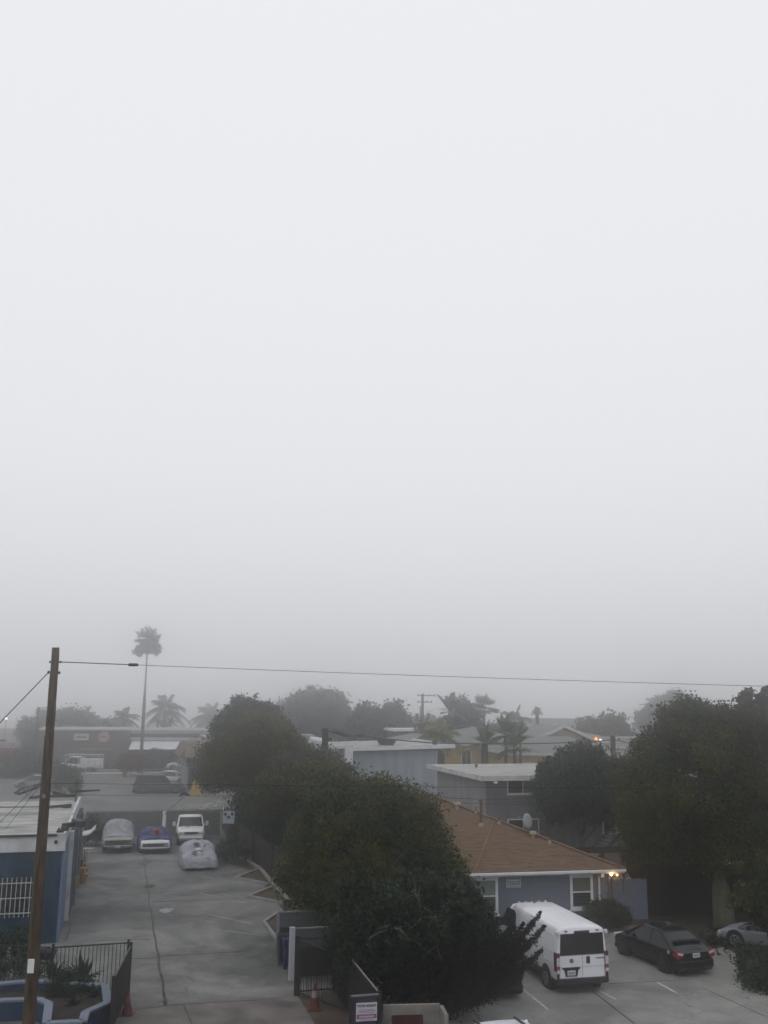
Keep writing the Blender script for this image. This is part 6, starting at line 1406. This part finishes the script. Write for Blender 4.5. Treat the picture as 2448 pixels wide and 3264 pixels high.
tree('olive tree in the middle of the row above the brown fence', gr(975, 2775), [(0, 0, 4.6, 2.4, 2.0, 1.6), (-1.9, .3, 4.3, 1.4, 1.4, 1.2), (2.2, 0, 4.2, 1.9, 1.7, 1.6), (.2, -.6, 5.4, 1.5, 1.4, .9), (2.8, -.8, 2.8, 1.6, 1.4, 1.5)],
     [(-1.2, 0, 3), (1, 0, 4), (.3, -.5, 4.4)], lv_pepper, .2, bark, leaf=.11, dens=2.8, clump=.5, per=46, tb=-.08, fork=.25)
tree('large dark green tree with pale bare twigs in the centre foreground', gr(1190, 3010), [(-.4, 0, 4.9, 2.2, 2.0, 1.7), (1.2, .3, 5.2, 1.5, 1.6, 1.2), (-2.1, 0, 4.2, 1.5, 1.6, 1.4), (1.7, .2, 3.9, 1.3, 1.6, 1.5), (-.4, -1.4, 3.2, 2.2, 1.7, 1.8), (1.9, -1.2, 2.6, 1.6, 1.6, 1.7), (-2.4, -.4, 2.8, 1.6, 1.4, 1.6), (.2, .4, 6.2, 1.0, 1.0, .7), (2.7, -.6, 2.3, 1.2, 1.2, 1.4), (-2.8, .6, 3.6, 1.0, 1.1, 1.1), (-1.4, -1.6, 1.6, 1.7, 1.1, 1.3), (.9, -1.6, 1.5, 1.8, 1.1, 1.3)],
     [(-1.5, 0, 4.5), (1.5, 0, 5), (2.6, 0, 3.8), (-.3, -1.2, 3.4), (0, 0, 5.6)], lv_green, .24, bark, leaf=.07, dens=4.2, clump=.42, per=76, tb=-.02, fork=.2, seed=3)
tree('near black-green tree drooping over the tow-away fence and the black saloon', gr(1330, 3215), [(-1.2, 0, 2.3, 1.6, 1.4, 1.6), (.6, .2, 2.2, 1.7, 1.4, 1.7), (1.3, .4, 2.3, 1.1, 1.1, 1.1), (-.2, -.3, 3.0, 1.4, 1.2, 1.1), (-1.9, .4, 1.6, 1.0, 1.0, 1.2), (1.1, .8, 3.0, 1.2, 1.2, 1.1)],
     [(-1, 0, 2.4), (1, 0, 2.4), (1.8, 0, 2), (0, -.5, 3)], lv_dark, .16, bark, leaf=.07, dens=5.5, clump=.32, per=60, fork=.2, seed=4, tb=-.15)
for (px, py, lst, lab) in ((775, 2690, [(.3, .8, 2.0, 1.5, 1.2, 1.6), (1.6, .4, 1.8, 1.4, 1.1, 1.5), (.9, .4, 3.1, 1.2, 1.0, .9)], 'dark leafy shrub behind the board fence next to the square sign'),
                           (860, 2735, [(.4, .8, 1.9, 1.5, 1.2, 1.6), (1.7, .3, 1.8, 1.4, 1.1, 1.5), (.8, .5, 2.9, 1.3, 1.0, .8)], 'dark leafy shrub behind the middle of the board fence'),
                           (945, 2820, [(.4, .6, 1.7, 1.2, 1.0, 1.5), (1.4, 0, 1.6, 1.2, 1.0, 1.4)], 'dark leafy shrub behind the near end of the board fence')):
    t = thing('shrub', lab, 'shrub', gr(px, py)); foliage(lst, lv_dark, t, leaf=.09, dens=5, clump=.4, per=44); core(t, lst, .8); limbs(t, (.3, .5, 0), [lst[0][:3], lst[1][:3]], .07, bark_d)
# bare pale twigs showing through the near trees
def twigs(t, pts, m, seed):
    r = random.Random(seed); mb = MB()
    for (x, y, z) in pts:
        o = Vector((x, y, z))
        for k in range(5):
            d = Vector((r.uniform(-.5, .5), r.uniform(-.8, -.1), r.uniform(-.2, .9))).normalized(); L = r.uniform(.7, 1.6); q1 = o + d * L * .5 + Vector((0, 0, r.uniform(-.15, .15))); q2 = o + d * L + Vector((r.uniform(-.2, .2), 0, r.uniform(-.3, .1)))
            mb.tube([o, q1, q2], [.022, .014, .005], 5)
            for j in range(2): e = q1.lerp(q2, r.random()); mb.tube([e, e + Vector((r.uniform(-.4, .4), -.2, r.uniform(-.3, .3)))], [.010, .004], 4)
    mb.build('bare_twigs', m, t, smooth=True)
tw = bpy.data.objects
tree_c = [o for o in SC.objects if o.get('label', '').startswith('large dark green tree')][0]
twigs(tree_c, [(-1.8, -1.7, 3.6), (.5, -2.4, 3.4), (-.6, -2.6, 2.2), (1.8, -2.2, 3.2), (-2.6, -1.6, 2.2), (2.2, -2.4, 2.0), (-.2, -2.0, 4.6), (.6, -2.5, 1.5)], mat('twig_grey', (.11, .11, .095), .9), 6)
tree_d = [o for o in SC.objects if o.get('label', '').startswith('near black-green tree')][0]
twigs(tree_d, [(-.9, -1.3, 2.8), (.6, -1.2, 2.3), (.1, -1.3, 3.2)], mat('twig_grey', (.11, .11, .095), .9), 7)
# juniper with jagged branch tips in front of the van
jn = thing('juniper', 'black jagged juniper spreading its pointed sprays in front of the van', 'shrub', gr(1420, 3240))
jb_ = gr(1420, 3240); Ps = []; Ts = []; Ns = []; r = random.Random(12); mbt = MB()
for k, (px, py) in enumerate(((1722, 2912), (1735, 2955), (1700, 2938), (1668, 2945), (1640, 2955), (1620, 2962), (1728, 3030), (1690, 3000), (1660, 3000), (1600, 2985), (1575, 2990), (1550, 3000), (1520, 2985), (1700, 3060), (1650, 3080), (1640, 3040), (1500, 3010), (1560, 3050), (1480, 3040), (1450, 3000), (1600, 3100), (1540, 3110))):
    tip = at(px, py, 32.6 + r.uniform(-.9, .6)) - jb_; base_ = Vector((tip.x * .35, tip.y * .4 + r.uniform(-.3, .3), max(.3, tip.z * .25)))
    mid_ = base_.lerp(tip, .55) - Vector((0, 0, .12)); mbt.tube([base_, mid_, tip], [.04, .025, .006], 5)
    for i in range(30):
        s = .15 + .85 * i / 29; p = base_.lerp(mid_, s / .55) if s < .55 else mid_.lerp(tip, (s - .55) / .45); wdt = .30 * (1.05 - s) ** .7 + .015
        for j in range(34): Ps.append(p + Vector((r.gauss(0, wdt * .5), r.gauss(0, wdt * .5), r.gauss(0, wdt * .45) + wdt * .3))); Ts.append(r.random()); Ns.append((r.gauss(0, 1), r.gauss(0, 1), r.gauss(0, .6)))
P = np.array([tuple(p) for p in Ps]); Nn = np.array(Ns); Nn /= np.linalg.norm(Nn, axis=1)[:, None]
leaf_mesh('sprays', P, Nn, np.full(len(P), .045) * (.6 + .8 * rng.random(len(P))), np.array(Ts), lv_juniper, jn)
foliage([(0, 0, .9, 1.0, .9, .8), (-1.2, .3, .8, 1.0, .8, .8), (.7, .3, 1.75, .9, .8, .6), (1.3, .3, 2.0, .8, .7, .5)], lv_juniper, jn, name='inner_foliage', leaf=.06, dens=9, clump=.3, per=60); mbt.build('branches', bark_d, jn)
for k, (px, py, w_, h, lab, m_) in enumerate(((1285, 3262, .9, .9, 'low black bush beside the cream enclosure', lv_dark), (1430, 3262, .55, .95, 'small grey-flecked bush at the bottom edge right of the cream enclosure', lv_grey), (1465, 3240, .6, .9, 'dark bush under the juniper at the lot edge', lv_dark))):
    pass
bush_(1375, 3235, [(0, 0, .5, .4, .4, .5)], lv_grey, 'small grey-flecked bush right of the cream enclosure', leaf=.05, dens=14, clump=.2)
bush_(1440, 3235, [(0, 0, .5, .6, .5, .5), (-.5, .5, .5, .6, .5, .5)], lv_dark, 'dark bush under the juniper at the lot edge', leaf=.05, dens=14, clump=.2)
bush_(1150, 3120, [(0, 0, .9, 1.0, .9, .9), (1.2, .2, 1.0, 1.1, .9, 1), (-.8, 1.0, .8, .9, .8, .8), (2.2, .6, .9, 1.0, .9, .9)], lv_dark, 'black undergrowth behind the screened chain-link fence', leaf=.07, dens=7, clump=.3)
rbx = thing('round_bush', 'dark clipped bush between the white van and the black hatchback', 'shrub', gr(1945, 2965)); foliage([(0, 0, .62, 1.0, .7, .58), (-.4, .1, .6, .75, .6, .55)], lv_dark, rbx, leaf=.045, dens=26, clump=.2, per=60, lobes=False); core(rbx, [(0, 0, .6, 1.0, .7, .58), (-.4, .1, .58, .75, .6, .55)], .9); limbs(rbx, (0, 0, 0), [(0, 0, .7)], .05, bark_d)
# round dark tree behind the brown roof
c = at(1850, 2540, 61.5)
tree('round dark glossy tree behind the brown roof and before the grey block', Vector((c.x, c.y, 0)), [(0, 0, 5.1, 2.3, 2.1, 2.0), (-1.5, -.3, 4.6, 1.3, 1.3, 1.4), (1.5, 0, 5.0, 1.5, 1.4, 1.6), (.1, 0, 6.5, 1.3, 1.2, .9), (-1.4, 0, 5.7, 1.0, 1.0, .9), (1.6, .2, 3.8, 1.3, 1.2, 1.1), (-.3, -.8, 3.9, 1.5, 1.2, 1.0)],
     [(-1.2, 0, 4.5), (1.2, 0, 4.6), (0, 0, 5.8)], lv_dark, .2, mat('grey_bark', (.08, .08, .075), .9, .3, 3), leaf=.15, dens=3.4, clump=.42, per=34, fork=.45)
far_tree(2005, 2405, 66, 4.0, 'olive-brown small tree between the round dark tree and the big one', lv_pepper, seed=31, leaf=.13)
# the big tree on the right
B_ = gr(2312, 2965)
def dz(px, py, Y, rx, ry=None, rz=None): p = at(px, py, Y) - B_; return (p.x, p.y, p.z, rx, ry or rx * .9, rz or rx * .85)
tree('huge spreading tree with a thick pale trunk filling the right edge', B_, [dz(2205, 2350, 49, 1.7), dz(2110, 2410, 49, 1.3), dz(2300, 2370, 50, 1.4), dz(2230, 2480, 48, 2.2), dz(2095, 2550, 48, 1.5), dz(2400, 2440, 50, 1.8), dz(2380, 2590, 49, 2.3), dz(2040, 2500, 49, 1.1), dz(2200, 2620, 48, 2.0), dz(2080, 2670, 48, 1.3), dz(2330, 2680, 48, 1.9), dz(2500, 2500, 50, 2.4), dz(2500, 2680, 49, 2.3), dz(2170, 2295, 49.5, .9), dz(2265, 2290, 50, .9), dz(2225, 2280, 50, .6), dz(2150, 2700, 48, 1.1), dz(2400, 2330, 50, 1.0), dz(2480, 2370, 50, 1.3), dz(2030, 2600, 48.5, .8)],
     [tuple(dz(2200, 2500, 49, 1)[:3]), tuple(dz(2380, 2450, 50, 1)[:3]), tuple(dz(2110, 2600, 48.5, 1)[:3]), tuple(dz(2280, 2330, 49.5, 1)[:3])], leaf_mat('leaf_pepper_green', (.009, .019, .003), (.027, .040, .006), (.078, .070, .012), .1), .50, bark, leaf=.085, dens=3.0, clump=.46, per=74, fork=.42, seed=5, tb=.0)
tree('reddish leafy tree top poking up at the right edge behind the huge tree', at(2430, 2300, 58) * 1 - Vector((0, 0, at(2430, 2300, 58).z)), [(-.3, 0, 10.0, .9, .8, .9), (.2, 0, 8.9, 1.4, 1.2, 1.2), (-.1, 0, 7.4, 1.9, 1.6, 1.6), (.5, 0, 10.8, .5, .5, .5), (-1.9, 0, 8.6, .9, .8, .9), (1.4, 0, 9.8, .8, .8, .9)],
     [(0, 0, 9), (.3, 0, 10), (-.5, 0, 8)], lv_red if False else leaf_mat('leaf_plum', (.018, .014, .010), (.032, .024, .016), (.055, .038, .026)), .2, bark_d, leaf=.14, dens=3.6, clump=.36, per=30)
bush_(2455, 3062, [(-.75, .1, 2.25, .7, .7, .6), (.2, .2, 2.4, 1.0, .8, .9), (1.3, .4, 2.5, 1.3, 1.1, 1.4), (-.1, .3, 1.65, .55, .6, .5)], lv_green, 'dark green shrub hanging over the silver car at the right edge', leaf=.07, dens=9, clump=.3)
bush_(2425, 3150, [(.1, -.2, .5, .8, .7, .75), (1.1, -.3, .6, 1.0, .9, .9), (.2, .9, .5, .85, .7, .7)], lv_dark, 'black clipped hedge in front of the silver car', leaf=.06, dens=12, clump=.25)
bush_(2290, 3045, [(0, 1.4, .25, .7, .4, .25), (-.8, .6, .2, .5, .4, .2)], lv_dark, 'low weeds at the foot of the big trunk', leaf=.06, dens=8, clump=.2)
bush_(2050, 2830, [(0, 0, 1.2, 1.2, 1, 1.2), (1.3, 0, .9, 1.0, .9, .9)], lv_dark, 'dark shrub behind the dark fence near the pergola', leaf=.10, dens=5, clump=.35)
bush_(1180, 2830, [(0, 0, 1.4, 2.0, 1.6, 1.4), (2.8, 0, 1.4, 1.8, 1.6, 1.4), (-2.8, 2, 1.4, 1.8, 1.6, 1.4)], lv_dark, 'dark undergrowth beneath the row of trees', leaf=.10, dens=4, clump=.4)

# ================================================================== haze
hz = bpy.data.materials.new('fog_air'); hz.use_nodes = True; n, l = hz.node_tree.nodes, hz.node_tree.links; n.clear()
o_ = n.new('ShaderNodeOutputMaterial'); pv_ = n.new('ShaderNodeVolumePrincipled')
pv_.inputs['Color'].default_value = (.97, .975, .985, 1); pv_.inputs['Density'].default_value = .0060; pv_.inputs['Anisotropy'].default_value = .955
l.new(pv_.outputs[0], o_.inputs['Volume'])
hb_ = MB().box(-250, 250, -50, 330, -1, 24).build('haze', hz); tag(hb_, kind='stuff')
